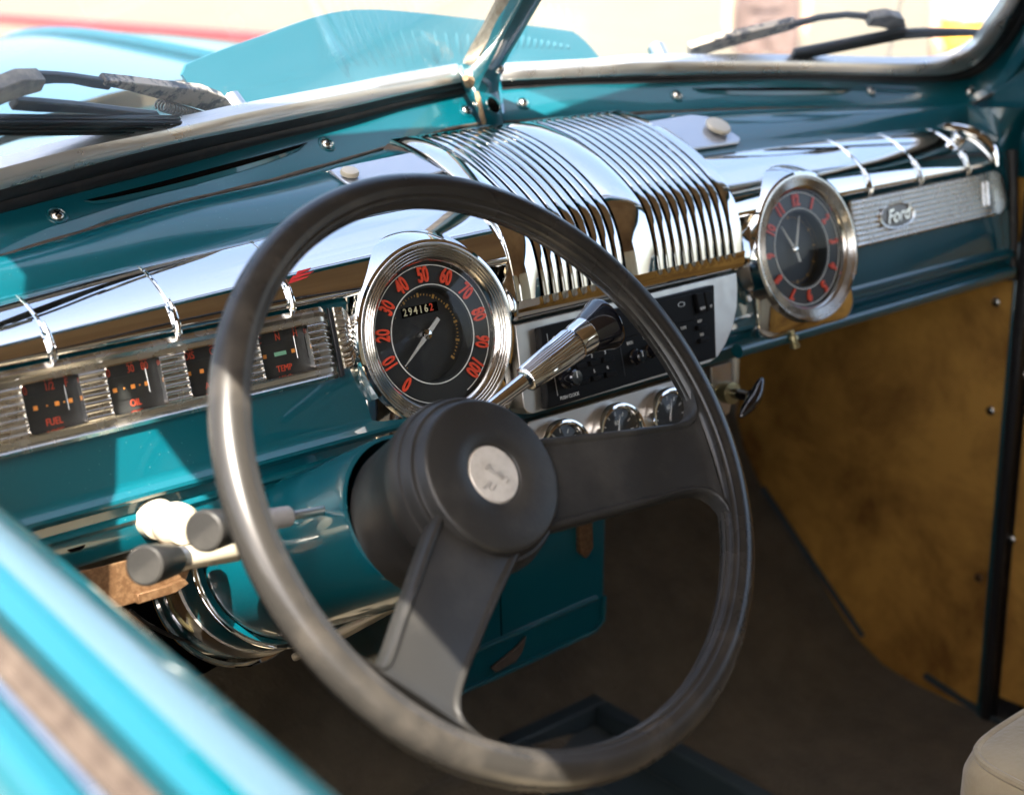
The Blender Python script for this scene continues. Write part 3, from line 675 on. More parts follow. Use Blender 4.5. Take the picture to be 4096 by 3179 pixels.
def gauge(win, name, tops, marks, kind):
    a, b = win; c = (a + b) / 2; hw = (b - a) / 2; o = None
    k = MB(); outr = rrect(a - .0012, WV0 - .0012, b + .0012, WV1 + .0012, .004, 5); inr = rrect(a + .0006, WV0 + .0006, b - .0006, WV1 - .0006, .003, 5)
    k.grid([[DF(x, y, .0012) for x, y in outr], [DF(x, y, .0036) for x, y in rrect(a - .0003, WV0 - .0003, b + .0003, WV1 + .0003, .0035, 5)], [DF(x, y, -.0005) for x, y in inr], [DF(x, y, -.0075) for x, y in inr]], True)
    fr_ = k.build('gauge_frame', CHROME, cl); lab(fr_, 'bright rounded frame of the ' + kind + ' gauge')
    d = MB().add([DF(a, WV0, -.007), DF(b, WV0, -.007), DF(b, WV1, -.007), DF(a, WV1, -.007)], [(0, 1, 2, 3)]).build('gauge_face', DIALK, cl); lab(d, 'black ' + kind + ' gauge face with red lettering')
    MB().box((a + .002, WV0 + .0085, -.0068), (b - .004, WV1 - .0085, -.0062), DF).build('gauge_band', DIALG, d)
    for txt, px_ in tops: MB().text(txt, .0052, DF, (c + px_ * hw, WV1 - .0046), 0, .72, -.0066, .0004, bold=.0).build('gauge_letter', REDG, d)
    MB().text(name, .0046, DF, (c + .04 * hw, WV0 + .0048), 0, .8, -.0066, .0004, bold=.0).build('gauge_name', REDG, d)
    for x, s_, m_ in marks: MB().box((c + x * hw - s_, .0108 - min(s_, .0014), -.0060), (c + x * hw + s_, .0108 + min(s_, .0014), -.0056), DF).build('gauge_mark', m_, d)
    MB().tube([DF(c + .60 * hw, WV1 - .006, -.0048), DF(c + .60 * hw, WV0 + .010, -.0048)], .00035, 6).build('gauge_needle', HAND, d)
    MB().add([DF(a + .0008, WV0 + .0008, -.001), DF(b - .0008, WV0 + .0008, -.001), DF(b - .0008, WV1 - .0008, -.001), DF(a + .0008, WV1 - .0008, -.001)], [(0, 1, 2, 3)]).build('gauge_glass', LENS, d)
O = ORG_
gauge(wins[0], 'FUEL', [('0', -.72), ('1/2', .12), ('F', .72)], [(-.5, .0014, O), (-.1, .0005, O), (.25, .0014, O), (.5, .0005, O), (.72, .0014, O)], 'fuel')
gauge(wins[1], 'OIL', [('0', -.72), ('30', .1), ('80', .62)], [(-.62, .0014, O), (-.28, .0005, O), (.05, .0014, O), (.3, .0005, O), (.56, .0014, O)], 'oil')
gauge(wins[2], 'AMP', [('DIS', -.6), ('CHG', .5)], [(-.75, .0014, O), (-.25, .0014, O), (.3, .0014, O), (.7, .0014, O)], 'ammeter')
gauge(wins[3], 'TEMP', [('C', -.75), ('N', .0), ('H', .72)], [(-.66, .0014, O), (-.03, .0048, GREEN), (.5, .0014, O)], 'temperature')
e = MB(); f = lambda u, v, w_: DF(-.0835 + u, .013 + v, w_)
for k in range(13):
    a0 = -math.pi / 2 + math.pi * k / 12.5
    e.tube([f(-.001, .022 * math.sin(a0), .003), f(.004, .021 * math.sin(a0), .0048), f(.0085, .016 * math.sin(a0), .0035), f(.0115, .010 * math.sin(a0), .0)], [.0014, .0016, .0012, .0008], 6)
e.grid([[f(-.002, v, .0018), f(.004, v * .96, .0036), f(.009, v * .74, .0022), f(.0125, v * .45, -.002)] for v in np.linspace(-.023, .023, 20)])
e.build('ribbed_end_cap', ALU, cl)
MB().prism([(-.0905 + .0015, CV0), (-.0855, CV0 + .001), (-.0855, CV1 - .006), (-.0905 + .0015, CV1 - .002)], -.0005, .0028, DF).build('cap_gap', RUBBER, cl, bevel=.0006)

# ================================================================== BIG DIALS
def bigdial(uc, name, label, cat):
    f = lambda u, v, w_=0.: DF(uc + u, v, w_)
    t = thing(name, label, cat, f(0, -.07, 0))
    prof = [(.0555, -.004), (.0562, .004), (.0575, .0058)]
    for k in range(4):
        r0 = .0580 + .0022 * k; prof += [(r0 + .0004, .0066 + .0004 * k), (r0 + .0011, .0072 + .0004 * k), (r0 + .0018, .0066 + .0004 * k), (r0 + .0021, .0056 + .0004 * k)]
    prof += [(.0672, .0072), (.0684, .0088), (.0697, .0088), (.0707, .0075), (.0711, .004), (.0711, -.004)]
    MB().lathe(prof, f, 128).build('bezel', CHR2, t, ang=30)
    ring = MB().lathe([(.0565, -.0005), (.0362, -.0005)], f, 96).build('dial_ring', DIALG, t)
    MB().lathe([(.0362, -.0005), (.0356, -.0115)], f, 96).build('dial_wall', DIALK, t)
    inner = MB().lathe([(.0358, -.012), (.0001, -.012)], f, 96).build('inner_dial', DIALK, t)
    MB().lathe([(.0388, -.0002), (.0388, .0002), (.0380, .0002), (.0380, -.0002)], f, 128).build('white_line', WHITE, ring)
    gap = (-1.25, -1.9) if name == 'speedometer' else None
    if gap: MB().lathe([(.0536, -.0002), (.0536, .0002), (.0530, .0002), (.0530, -.0002)], f, 128, a0=R_(-66), a1=R_(-66 + 330)).build('white_line', WHITE, ring)
    else: MB().lathe([(.0538, -.0002), (.0538, .0002), (.0530, .0002), (.0530, -.0002)], f, 128).build('white_line', WHITE, ring)
    MB().lathe([(.0562, .0045), (.045, .0062), (.03, .0075), (.015, .0083), (.0001, .0086)], f, 64).build('glass_cover', LENS, t)
    return t, f, ring, inner
sp, f, ring, inner = bigdial(0., 'speedometer', 'large round speedometer with red numerals 0 to 100, just behind the steering wheel hub', 'speedometer')
for i in range(11):
    a = R_(90 - 27.0 * (i - 5)); o = MB().text(str(i * 10), .0118, f, (.0458 * math.cos(a), .0458 * math.sin(a)), a - math.pi / 2, .60, -.0003, .0016, bold=.02).build('numeral', RED, ring, bevel=.0002)
for i in range(51):
    a = R_(90 - 27.0 * (i / 5 - 5)); big = i % 5 == 0 and i % 5 == 0; big = (i % 5 == 0)
    if i in (0,): pass
    h_, wd = (.0017, .0009) if (big and i >= 15) else (.0007, .00035)
    fr = frame(f(.0312 * math.cos(a), .0312 * math.sin(a), -.0119), DF(0, 0, 1), Vector(f(math.cos(a), math.sin(a), 0)) - Vector(f(0, 0, 0)))
    MB().box((-h_, -wd, 0), (h_, wd, .0003), fr).build('tick', AMBER, inner)
od = MB().box((-.0175, .0160, -.0119), (.0165, .0235, -.0113), f).build('odometer_window', DARK, inner)
for i, ch in enumerate('294162'):
    MB().text(ch, .0058, f, (-.0148 + .0050 * i, .0198), 0, .85, -.0112, .0003, bold=.01).build('odometer_digit', RED if i == 5 else CREAM, od)
def hand(parent, f, tip, tail, w0, wd=.0009, nm_='pointer', m_=HAND):
    tip, tail = np.array(tip), np.array(tail); d = (tip - tail) / np.linalg.norm(tip - tail); n = np.array([-d[1], d[0]])
    poly = [tail + n * wd * 1.3, tail - n * wd * 1.3, -n * wd * 1.5, tip - n * wd * .25, tip + n * wd * .25, n * wd * 1.5]
    return MB().prism([tuple(p) for p in poly], w0, w0 + .0012, f).build(nm_, m_, parent, bevel=.0002)
hand(sp, f, (-.0262, -.0205), (.0130, .0105), -.0088, .0014)
MB().lathe([(.0050, -.012), (.0050, -.0092), (.0036, -.0072), (.0001, -.0064)], f, 28).build('pointer_hub', CHROME, sp)
ck, f, ring, inner = bigdial(.436, 'clock', 'round dashboard clock with red hour numerals, right of the chrome grille', 'clock')
for i in range(1, 13):
    a = R_(90 - 30 * i); MB().text(str(i), .0108, f, (.0458 * math.cos(a), .0458 * math.sin(a)), a - math.pi / 2 if i not in (5, 6, 7) else a + math.pi / 2 if i == 6 else a - math.pi / 2, .70, -.0003, .0016, bold=.035).build('numeral', RED, ring)
for i in range(60):
    a = R_(6 * i); big = i % 5 == 0; h_, wd = (.0016, .0008) if big else (.0006, .0003)
    fr = frame(f(.0312 * math.cos(a), .0312 * math.sin(a), -.0119), DF(0, 0, 1), Vector(f(math.cos(a), math.sin(a), 0)) - Vector(f(0, 0, 0)))
    MB().box((-h_, -wd, 0), (h_, wd, .0003), fr).build('tick', AMBER, inner)
hand(ck, f, (.0115, .0305), (.0030, -.0125), -.0080, nm_='minute_hand', m_=WHITE); hand(ck, f, (-.0145, .0240), (.0, -.0015), -.0092, nm_='hour_hand', m_=WHITE)
MB().lathe([(.0032, -.012), (.0032, -.0076), (.002, -.006), (.0001, -.0058)], f, 24).build('hand_hub', CHROME, ck)
b = Vector(DF(*dp(3168, 1322, -.004), -.004)); d_ = Vector(DF(0, -1, .05))
kk = thing('clock_setting_knob', 'tiny stepped metal setting knob hanging under the clock', 'knob', tuple(b + d_ * .012))
MB().lathe([(.0022, -.008), (.0022, .004), (.0044, .005), (.0050, .009), (.0036, .010), (.0036, .012), (.0052, .013), (.0048, .017), (.0001, .018)], frame(b, d_, (1, 0, 0)), 20).build('knob_body', BRASS, kk)

# ================================================================== GLOVEBOX PLATE with oval emblem
gp = thing('glovebox_trim_plate', 'ribbed bright plate with an oval script emblem at the passenger end of the dashboard', 'trim plate', DF(.64, -.012, .002))
U0g, U1g, V0g, V1g = .5115, .783, -.0115, .0352
us = np.r_[np.linspace(U0g, U1g - .03, 30), U1g - .03 + .03 * np.sin(np.linspace(.08, 1, 14) * math.pi / 2)]; rows = []
for u in us:
    t = max(0, (u - (U1g - .03)) / .03); hh = math.sqrt(max(0.02, 1 - t ** 2.4)); cv = (V0g + V1g) / 2 ; row = []
    for v in np.linspace(V0g, V1g, 181):
        q = (v - V0g) / (V1g - V0g); fade = min(1, max(0, (.755 - u) / .03)) * min(1, max(0, (u - U0g) / .004))
        rl = .0024 * abs(math.sin(q * math.pi * 9)) ** .8 * fade
        row.append(DF(u, cv + (v - cv) * hh, .0018 + rl - .002 * t ** 4))
    row.append(DF(u, cv + (V1g - cv) * hh, -.016)); row.insert(0, DF(u, cv + (V0g - cv) * hh, -.016)); rows.append(row)
rows.append([DF(us[-1] + .0005, (V0g + V1g) / 2, -.016)] * len(rows[0]))
MB().grid(rows).build('ribbed_plate', ALU, gp, ang=60)
MB().tube([DF(.5115, V0g, .003), DF(.5115, V1g, .003)], .0018, 8).build('end_bead', ALU, gp)
f = lambda u, v, w_: DF(.5805 + u, .0112 + v * .42, w_)
em = MB().lathe([(.0300, .001), (.0300, .0045), (.0285, .0060), (.0268, .0058), (.0258, .0040)], f, 64).build('oval_emblem', CHR2, gp)
MB().lathe([(.0262, .0042), (.0001, .0044)], f, 48).build('emblem_field', mat('dark_pewter', (.16, .15, .14), .35, .8), em)
MB().text('Ford', .0135, DF, (.5805, .0114), R_(3), 1.0, .0046, .0012, shear=.42, bold=.012).build('emblem_script', CHR2, em)
for u in (.7345, .7425): MB().tube([DF(u - .0015, .0005, .003), DF(u + .0015, .0255, .003)], .0016, 8).build('upright_bar', CHR2, gp)

# ================================================================== RADIO
rp = thing('cassette_radio', 'black cassette radio in a satin metal surround, below the chrome grille', 'car radio', DF(.2, -.08, 0))
pl = [(.0765, -.0075), (.3375, -.0075), (.3355, -.022), (.331, -.038), (.322, -.054), (.309, -.068), (.296, -.0775), (.285, -.0805)]
pl += [(.11, -.0805), (.078, -.0805), (.0735, -.0785), (.0705, -.0745), (.0712, -.065)]
MB().prism(pl, -.016, .0045, DF).build('surround_plate', STEEL, rp, bevel=.0008)
rf = MB().prism([(.0945, -.0135), (.2985, -.0125), (.2865, -.0765), (.0875, -.0790), (.0895, -.070)], .0045, .0125, DF).build('radio_body', RADIOB, rp, bevel=.0012)
RZ = .0125
def rbx_(a, b, w0=RZ, w1=RZ + .002, m_=RADIOB, nm_='radio_button', par=rf, bev=.0005): return MB().box((*a, w0), (*b, w1), DF).build(nm_, m_, par, bevel=bev)
rbx_((.1000, -.0705), (.1005, -.0195), m_=STEEL, nm_='panel_line', w1=RZ + .0003, bev=0)
rbx_((.105, -.0395), (.170, -.0265), w1=RZ + .0012, nm_='display_window', m_=RADIOB)
rbx_((.176, -.0385), (.268, -.0155), w1=RZ + .0012, nm_='cassette_door', m_=RADIOB)
rbx_((.1755, -.0700), (.1760, -.0395), m_=DIALG, nm_='panel_line', w1=RZ + .0003, bev=0)
rbx_((.270, -.0335), (.2785, -.0165), w1=RZ + .005, nm_='tape_key'); rbx_((.2805, -.0335), (.289, -.0165), w1=RZ + .005, nm_='tape_key'); rbx_((.1775, -.0300), (.189, -.0170), w1=RZ + .003, nm_='eject_key')
for i in range(6):
    cx = .129 + .0150 * (i % 3); cy = -.0505 - .0128 * (i // 3)
    rbx_((cx - .0055, cy - .0035), (cx + .0055, cy + .0008), w1=RZ + .003)
    MB().text(str(i + 1), .0030, DF, (cx - .001, cy + .0042), 0, .9, RZ + .0002, .0002).build('preset_number', WHITE, rf)
for cx, cy in ((.273, -.0455), (.273, -.0575)): rbx_((cx - .0055, cy - .0025), (cx + .0055, cy + .0015), w1=RZ + .003)
def rt(t_, u, v, h=.0026, sx=.85): MB().text(t_, h, DF, (u, v), 0, sx, RZ + .0002, .0002).build('radio_lettering', WHITE, rf)
rt('SEEK', .117, -.0232); rt('PUSH CLOCK', .1125, -.0735, .0028); rt('VOL', .112, -.0465); rt('BASS', .187, -.0440, .0027); rt('TREB', .206, -.0430); rt('EJECT', .1925, -.0345); rt('TAPE', .252, -.0432); rt('REV', .273, -.0410, .0025); rt('DD', .273, -.0530, .0025)
MB().text('REW', .0026, DF, (.2743, -.0300), 0, .8, RZ + .0052, .0002).build('radio_lettering', WHITE, rf); MB().text('FF', .0026, DF, (.2848, -.0300), 0, .8, RZ + .0052, .0002).build('radio_lettering', WHITE, rf)
MB().prism([(.1045, -.0245), (.1075, -.0225), (.1075, -.0265)], RZ, RZ + .0003, DF).build('radio_arrow', WHITE, rf)
MB().lathe([(.0042, 0), (.0042, .0004), (.0036, .0004), (.0036, 0)], lambda u, v, w_: DF(.253 + u, -.0225 + v * .5, RZ + .0012 + w_), 24).build('oval_badge', STEEL, rf)
def rknob(u, v, r, L_, nm_='volume_knob'):
    f = lambda a, b_, c_: DF(u + a, v + b_, RZ + c_)
    MB().lathe([(r * 1.25, 0), (r * 1.25, .001), (r, .002), (r * .96, L_ * .9), (r * .8, L_), (.0001, L_)], f, 28).build(nm_, GLOSSK, rf)
    MB().box((-.0003, 0, L_), (.0003, r * .8, L_ + .0003), f).build('knob_mark', WHITE, rf)
rknob(.1125, -.0585, .0070, .014); rknob(.1905, -.0565, .0055, .010, 'tone_knob'); rknob(.2095, -.0545, .0055, .010, 'tone_knob')

# ================================================================== AUXILIARY GAUGE PANEL
ap = thing('auxiliary_gauge_panel', 'brushed underdash panel with three small round chrome gauges, seen through the steering wheel', 'gauge panel', DF(.17, -.15, -.01))
MB().prism(rrect(.082, -.152, .275, -.0885, .004), -.013, -.010, DF).build('panel_plate', STEEL, ap, bevel=.001)
for gu, lbl in ((.110, 'leftmost small gauge, mostly hidden by the wheel spoke'), (.1725, 'middle small gauge'), (.2350, 'rightmost small gauge beside the wheel rim')):
    f = lambda u, v, w_=0.: DF(gu + u, -.1185 + v, -.010 + w_)
    gg = MB().lathe([(.0255, 0), (.0262, .004), (.0262, .010), (.0252, .0125), (.0238, .0128), (.0232, .0112), (.0222, .0118), (.0212, .0108), (.0205, .0085), (.0200, .004)], f, 64).build('small_gauge', CHROME, ap); lab(gg, lbl)
    MB().lathe([(.0205, .005), (.0001, .005)], f, 48).build('gauge_face', DIALK, gg)
    for k in range(9):
        a = R_(210 - 30 * k); fr = frame(f(.0165 * math.cos(a), .0165 * math.sin(a), .0052), DF(0, 0, 1), Vector(f(math.cos(a), math.sin(a))) - Vector(f(0, 0)))
        MB().box((-.0018, -.0004, 0), (.0018, .0004, .0003), fr).build('gauge_tick', WHITE, gg)
    hand(gg, lambda u, v, w_: f(u, v, w_), (.004 if gu > .15 else -.008, .015), (-.001, -.004), .0055, .0006, 'needle')
    MB().text('60' if gu > .15 else '40', .004, f, (0, .0085), 0, .8, .0052, .0003).build('gauge_number', WHITE, gg)
    MB().lathe([(.0205, .0085), (.012, .0100), (.0001, .0106)], f, 40).build('gauge_glass', LENS, gg)

# ================================================================== T-HANDLE on a bracket
th = thing('hand_brake', 'black T-shaped pull handle on a pale metal bracket below the radio end of the dashboard', 'pull handle', (.345, .0, -.17))
bp = [atY(x, y, .01) for x, y in ((2845, 1470), (2925, 1448), (2928, 1600), (2918, 1650), (2890, 1668), (2850, 1640))]
MB().slab(bp, (0, .002, 0)).build('bracket', STEEL, th, bevel=.0006)
a, b2 = Vector(atY(2885, 1565, .008)), Vector(atY(3010, 1585, -.035))
d2 = (b2 - a)
MB().tube([a, a + d2 * .12, a + d2 * .14, a + d2 * .38, a + d2 * .40], [.0085, .0085, .0105, .0105, .006], 16).build('collar', BRASS, th)
MB().tube([a + d2 * .38, a + d2 * .5, a + d2 * .9, b2], [.0045, .0055, .0050, .007], 16).build('shaft', GLOSSK, th)
t0, t1 = Vector(atY(3048, 1512, -.035)), Vector(atY(2962, 1668, -.042)); mp = b2 + d2.normalized() * .004
MB().tube(cr([t0, t0 * .6 + mp * .4 , mp, t1 * .6 + mp * .4, t1], 17), [.0015 + .0052 * math.sin(math.pi * k / 16) ** .7 for k in range(17)], 14).build('grip', GLOSSK, th)

# ================================================================== STEERING WHEEL
W0 = np.array([-.1121, -.2313, -.0120]); wn = np.array([.1239, -1, .7137]); wn /= np.linalg.norm(wn)
e1 = np.cross(wn, [0, 0, 1.]); e1 /= np.linalg.norm(e1)
if e1[0] < 0: e1 = -e1
e2 = np.cross(wn, e1)
if e2[2] < 0: e2 = -e2
def WF(a, b_, c_=0.): return tuple(W0 + e1 * a + e2 * b_ + wn * c_)
sw = thing('steering_wheel', 'large black two-spoke steering wheel with a silver hub badge, sunlit along its lower left rim', 'steering wheel', WF(0, 0, -.06))
RR = .185; rows = []
for i in range(180):
    a = 2 * math.pi * i / 180; row = []
    for j in range(40):
        t = 2 * math.pi * j / 40                  # 0 = outward, pi/2 = toward driver
        r = .0115; c_, s_ = math.cos(t), math.sin(t)
        if c_ < -.45: r -= .0007 * (1 + math.cos(t * 16))      # finger grooves inside
        if abs(t - 5.75) < .09: r -= .0009                      # mould seam
        rr = r * (1.0 if c_ > 0 else 1.02)
        row.append(WF((RR + rr * c_) * math.cos(a), (RR + rr * c_) * math.sin(a), rr * s_))
    rows.append(row)
rows.append(rows[0])
MB().grid(rows, True).build('rim', RIMP, sw, ang=70)
def spoke(mirror):
    A0 = R_(-79.5)
    top_ = [(.022, .020), (.045, .0115), (.075, .004), (.105, -.004), (.135, -.0115), (.155, -.0165), (.166, -.0165), (.1725, -.009), (.1765, .004)]
    bot_ = [(.012, -.046), (.040, -.050), (.070, -.054), (.100, -.0585), (.125, -.0620), (.140, -.0655), (.1495, -.0715), (.1525, -.0820), (.1500, -.0960)]
    T_, B_ = cr(top_, 26), cr(bot_, 26); rows = []
    for k in range(26):
        q = k / 25; row = []; zc = -.027 + .027 * min(1, q * 1.08) ** 1.5; th_ = .0058
        pr_ = [(0, -th_), (0, 0.0), (.02, th_ * .75), (.05, th_), (.085, th_ * .95), (.11, th_ * .62), (.5, th_ * .80), (.89, th_ * .62), (.915, th_ * .95), (.95, th_), (.98, th_ * .75), (1, 0), (1, -th_), (.5, -th_ * 1.3)]
        for s_, z_ in pr_:
            p = T_[k] * (1 - s_) + B_[k] * s_; x, y = p
            if mirror:
                r_, a_ = math.hypot(x, y), math.atan2(y, x); a_ = 2 * A0 - a_; x, y = r_ * math.cos(a_), r_ * math.sin(a_)
            row.append(WF(x, y, zc + z_))
        rows.append(row)
    return MB().grid(rows, True, True).build('spoke', BLACKP, sw, ang=50)
lab(spoke(False), 'right-hand spoke, in shade'); lab(spoke(True), 'lower left spoke, half sunlit')
HC = (-.004, -.002)
hub = MB().lathe([(.030, -.105), (.0505, -.103), (.0525, -.098), (.0540, -.075), (.0560, -.052), (.0575, -.050), (.0585, -.047), (.0588, -.036), (.0578, -.033), (.0566, -.0325), (.0556, -.0300), (.0555, -.0265), (.0540, -.0240), (.0520, -.0236), (.0505, -.0215), (.0500, -.0165), (.0490, -.0148), (.0470, -.0140), (.030, -.0135), (.0205, -.0135), (.0196, -.0142), (.0190, -.0158)], WF, 120, c=HC).build('hub', BLACKP, sw, ang=40)
bd = MB().lathe([(.0190, -.0162), (.0186, -.0150), (.0178, -.0143), (.0001, -.0138)], WF, 64, c=HC).build('hub_badge', PAPER if False else mat('cast_badge', (.62, .58, .52), .5, .35, noise=(120, (.5, .46, .4), .4, .7), bump=(160, .3, .0008)), sw)
ang_ = R_(-50)
MB().text("Stulle's", .0050, WF, (HC[0] + .002, HC[1] - .0005), ang_, .95, -.01415, .0006, shear=.25).build('badge_lettering', STEEL, bd)
MB().text('JU', .0056, WF, (HC[0] - .0075, HC[1] - .0060), ang_, .9, -.0143, .0006, shear=.2).build('badge_lettering', STEEL, bd)

# ================================================================== STEERING COLUMN, stalks
sc_ = thing('steering_column', 'teal steering column shroud behind the wheel with bright clamp rings at its lower end', 'steering column', WF(0, -.02, -.38))
SC = (-.004, .006)
def shr(prof, name, m_, seg=80):
    rows = []
    for r_, z_ in prof:
        up_ = .004 + .030 * max(0, min(1, (-z_ - .10) / .22)) ** 1.2
        rows.append([WF(SC[0] + r_ * math.cos(2 * math.pi * k / seg), up_ + r_ * math.sin(2 * math.pi * k / seg), z_) for k in range(seg)])
    return MB().grid(rows, True).build(name, m_, sc_)
shr([(.0520, -.100), (.0545, -.1005), (.0552, -.104), (.0560, -.16), (.0575, -.22), (.0590, -.275), (.0580, -.280)], 'shroud', TEAL)
shr([(.0585, -.281), (.0612, -.284), (.0625, -.30), (.0625, -.340), (.058, -.36), (.02, -.362)], 'lower_shroud', TEAL)
for r_, z_, wd_ in ((.0632, -.286, .0014), (.0638, -.322, .0095), (.0650, -.352, .0016)):
    shr([(r_ - .002, z_ + wd_), (r_ + .0008, z_ + wd_ * .9), (r_ + .0018, z_ + wd_ * .4), (r_ + .0018, z_ - wd_ * .4), (r_ + .0008, z_ - wd_ * .9), (r_ - .002, z_ - wd_)], 'clamp_ring', STEEL if wd_ > .005 else CHROME)
shr([(.050, -.36), (.050, -.45)], 'column_tube', DARK)
MB().box((-.020, -.0445, -.290), (.034, -.0385, -.180), WF).build('support_bracket', CREAMP, sc_, bevel=.002)
# slots the stalks come out of
def wpx(px, py, c_): 
    P = onp(px, py, wn, wn @ W0 + c_); return P
# indicator stalk
def stalk(label, start, mid1, mid2, kn0, kn1, r1, rk, m_sleeve, name='column_stalk', nm_='stalk'):
    t = thing(name, label, 'stalk', tuple(kn1), 'stalks on the steering column')
    S, M1, M2, K0, K1 = [Vector(q) for q in (start, mid1, mid2, kn0, kn1)]
    MB().tube([S, M1], .0030, 12).build('rod', STEEL, t)
    MB().tube([M1, M1 + (M2 - M1) * .08, M2], [r1 * .7, r1, r1 * 1.05], 20).build('sleeve', m_sleeve, t)
    d = (K1 - K0)
    MB().tube([M2, K0], [r1 * 1.12] * 2, 20).build('ferrule', STEEL, t)
    MB().tube([K0, K0 + d * .05, K0 + d * .45, K0 + d * .9, K0 + d * .97, K1], [r1 * 1.1, rk * .80, rk * .90, rk, rk * .97, rk * .86], 28).build('knob', BLACKP, t)
    return t
def py_(px, py, y): return Vector(atY(px, py, y))
stalk('grey indicator stalk with round black knob, upper of the two on the column left side', py_(1400, 2022, -.118), py_(1165, 2062, -.125), py_(1000, 2090, -.128), py_(945, 2098, -.130), py_(812, 2125, -.150), .0068, .0128, mat('grey_sleeve', (.24, .24, .24), .5))
stalk('cream ribbed stalk with black knob, lower of the two beside the white knob', py_(1330, 2150, -.070), py_(960, 2200, -.085), py_(730, 2232, -.095), py_(690, 2238, -.098), py_(575, 2262, -.120), .0072, .0125, CREAMP)
sl = MB()
for (px, py) in ((1390, 2022),):
    P = Vector(wpx(px, py, -.125)); 
    f = frame(Vector(atY(px, py, -.118)), Vector((-.85, -.2, .1)), tuple(-wn))
    sl.box((-.006, -.014, -.003), (.006, .014, .003), f)
sl.build('stalk_slot', DARK, sc_)
f = frame(Vector(atY(1245, 2150, -.062)), Vector((-.8, -.35, .1)), tuple(-wn)); MB().prism([(-.018, -.008), (.012, -.012), (.020, .004), (-.008, .010)], -.003, .001, f).build('stalk_slot', DARK, sc_)
# gear lever
gl_ = thing('gear_lever', 'chrome column gear lever with fluted sleeve and glossy black knob, behind the hub', 'gear lever', tuple(atY(1990, 1610, -.135)))
A_, B_ = py_(1900, 1690, -.150), py_(2345, 1375, -.135); d = B_ - A_
def al(px, py, y=-.14): return Vector(atY(px, py, y))
g0, g1, g2, g3, g4 = al(1900, 1675), al(2103, 1518), al(2300, 1372), al(2345, 1340), al(2462, 1268)
MB().tube([g0, g1], [.0042, .0058], 20).build('rod', CHROME, gl_)
ax = (g2 - g1); L_ = ax.length; ax.normalize(); fr = frame(g1, ax, (0, 0, 1)); seg = 144; rows = []
for s_, r_, fl_ in ((-.002, .0062, 0), (.0, .0086, 0), (.001, .0092, 1), (L_ * .5, .0108, 1), (L_ * .93, .0122, 1), (L_ * .96, .0122, 0), (L_ * .99, .0118, 0)):
    rows.append([fr((r_ + .0003 * fl_ * (1 if k % 4 < 2 else -1)) * math.cos(2 * math.pi * k / seg), (r_ + .0003 * fl_ * (1 if k % 4 < 2 else -1)) * math.sin(2 * math.pi * k / seg), s_) for k in range(seg)])
MB().grid(rows, True, True).build('fluted_sleeve', CHROME, gl_, ang=60)
MB().tube([g2 - ax * .001, g2 + ax * .003, g2 + ax * .011, g3 + ax * .001], [.0118, .0128, .0132, .0138], 32).build('collar', CHROME, gl_)
kx = (g4 - g3); 
MB().tube([g3, g3 + kx * .03, g3 + kx * .3, g3 + kx * .52, g3 + kx * .60, g3 + kx * .66, g3 + kx * .82, g3 + kx * .95, g4], [.0138, .0142, .0166, .0192, .0196, .0190, .0120, .0060, .001], 40).build('knob', GLOSSK, gl_)

# ================================================================== small controls on the lower dash
kb = thing('light_switch', 'cream pull knob on the lower dash edge, beside the black stalk knobs', 'knob', DF(*dp(690, 2110, .03), .03))
f = frame(DF(*dp(628, 2075, -.004), -.004), DF(.0, -.08, 1), (1, 0, 0))
MB().lathe([(.014, -.010), (.0145, .0), (.0135, .006), (.0085, .010), (.007, .018)], f, 32).build('escutcheon', CREAMP, kb)
MB().lathe([(.007, .016), (.0135, .020), (.0155, .028), (.0150, .036), (.0115, .042), (.004, .044), (.0001, .0442)], f, 32).build('knob', CREAMP, kb)
br = thing('under_dash_bracket', 'bronze coloured angled metal bracket under the driver end of the dashboard', 'bracket', DF(-.28, -.13, .01))
W3 = .004
P = [dp(x, y, W3) for x, y in ((250, 2300), (420, 2262), (640, 2205), (755, 2205), (765, 2270), (740, 2330), (690, 2365), (490, 2425), (300, 2460), (200, 2440))]
MB().prism(P, W3 - .002, W3, DF).build('bracket_plate', BRONZE, br, bevel=.0006)
P = [(dp(x, y, W3)) for x, y in ((535, 2372), (650, 2340), (725, 2312), (742, 2330), (690, 2366), (540, 2412))]
MB().prism(P, W3 + .0002, W3 + .006, DF).build('bracket_flange', BRONZE, br, bevel=.0006)
wr = thing('wiring', 'loose black and brass wires hanging in the dark under the dashboard', 'wires', (-.2, .03, -.19))
for k, pts in enumerate((((670, 2380), (700, 2450), (770, 2520), (880, 2525)), ((700, 2370), (790, 2390), (840, 2440), (850, 2520)), ((520, 2440), (600, 2500), (740, 2560), (900, 2570)))):
    MB().tube(cr([py_(x, y, .03 + .01 * k) for x, y in pts], 24), .0016, 8).build('wire', BRASS if k == 0 else WIRE, wr)
# white card behind the column top
cdp = [atY(x, y, -.0) for x, y in ((1060, 2062), (1240, 1950), (1252, 1972), (1160, 2010), (1085, 2080))]
tag(MB().slab(cdp, (0, .001, 0)).build('paper_card', PAPER), 'small white card tucked between column and lower dash', 'card')

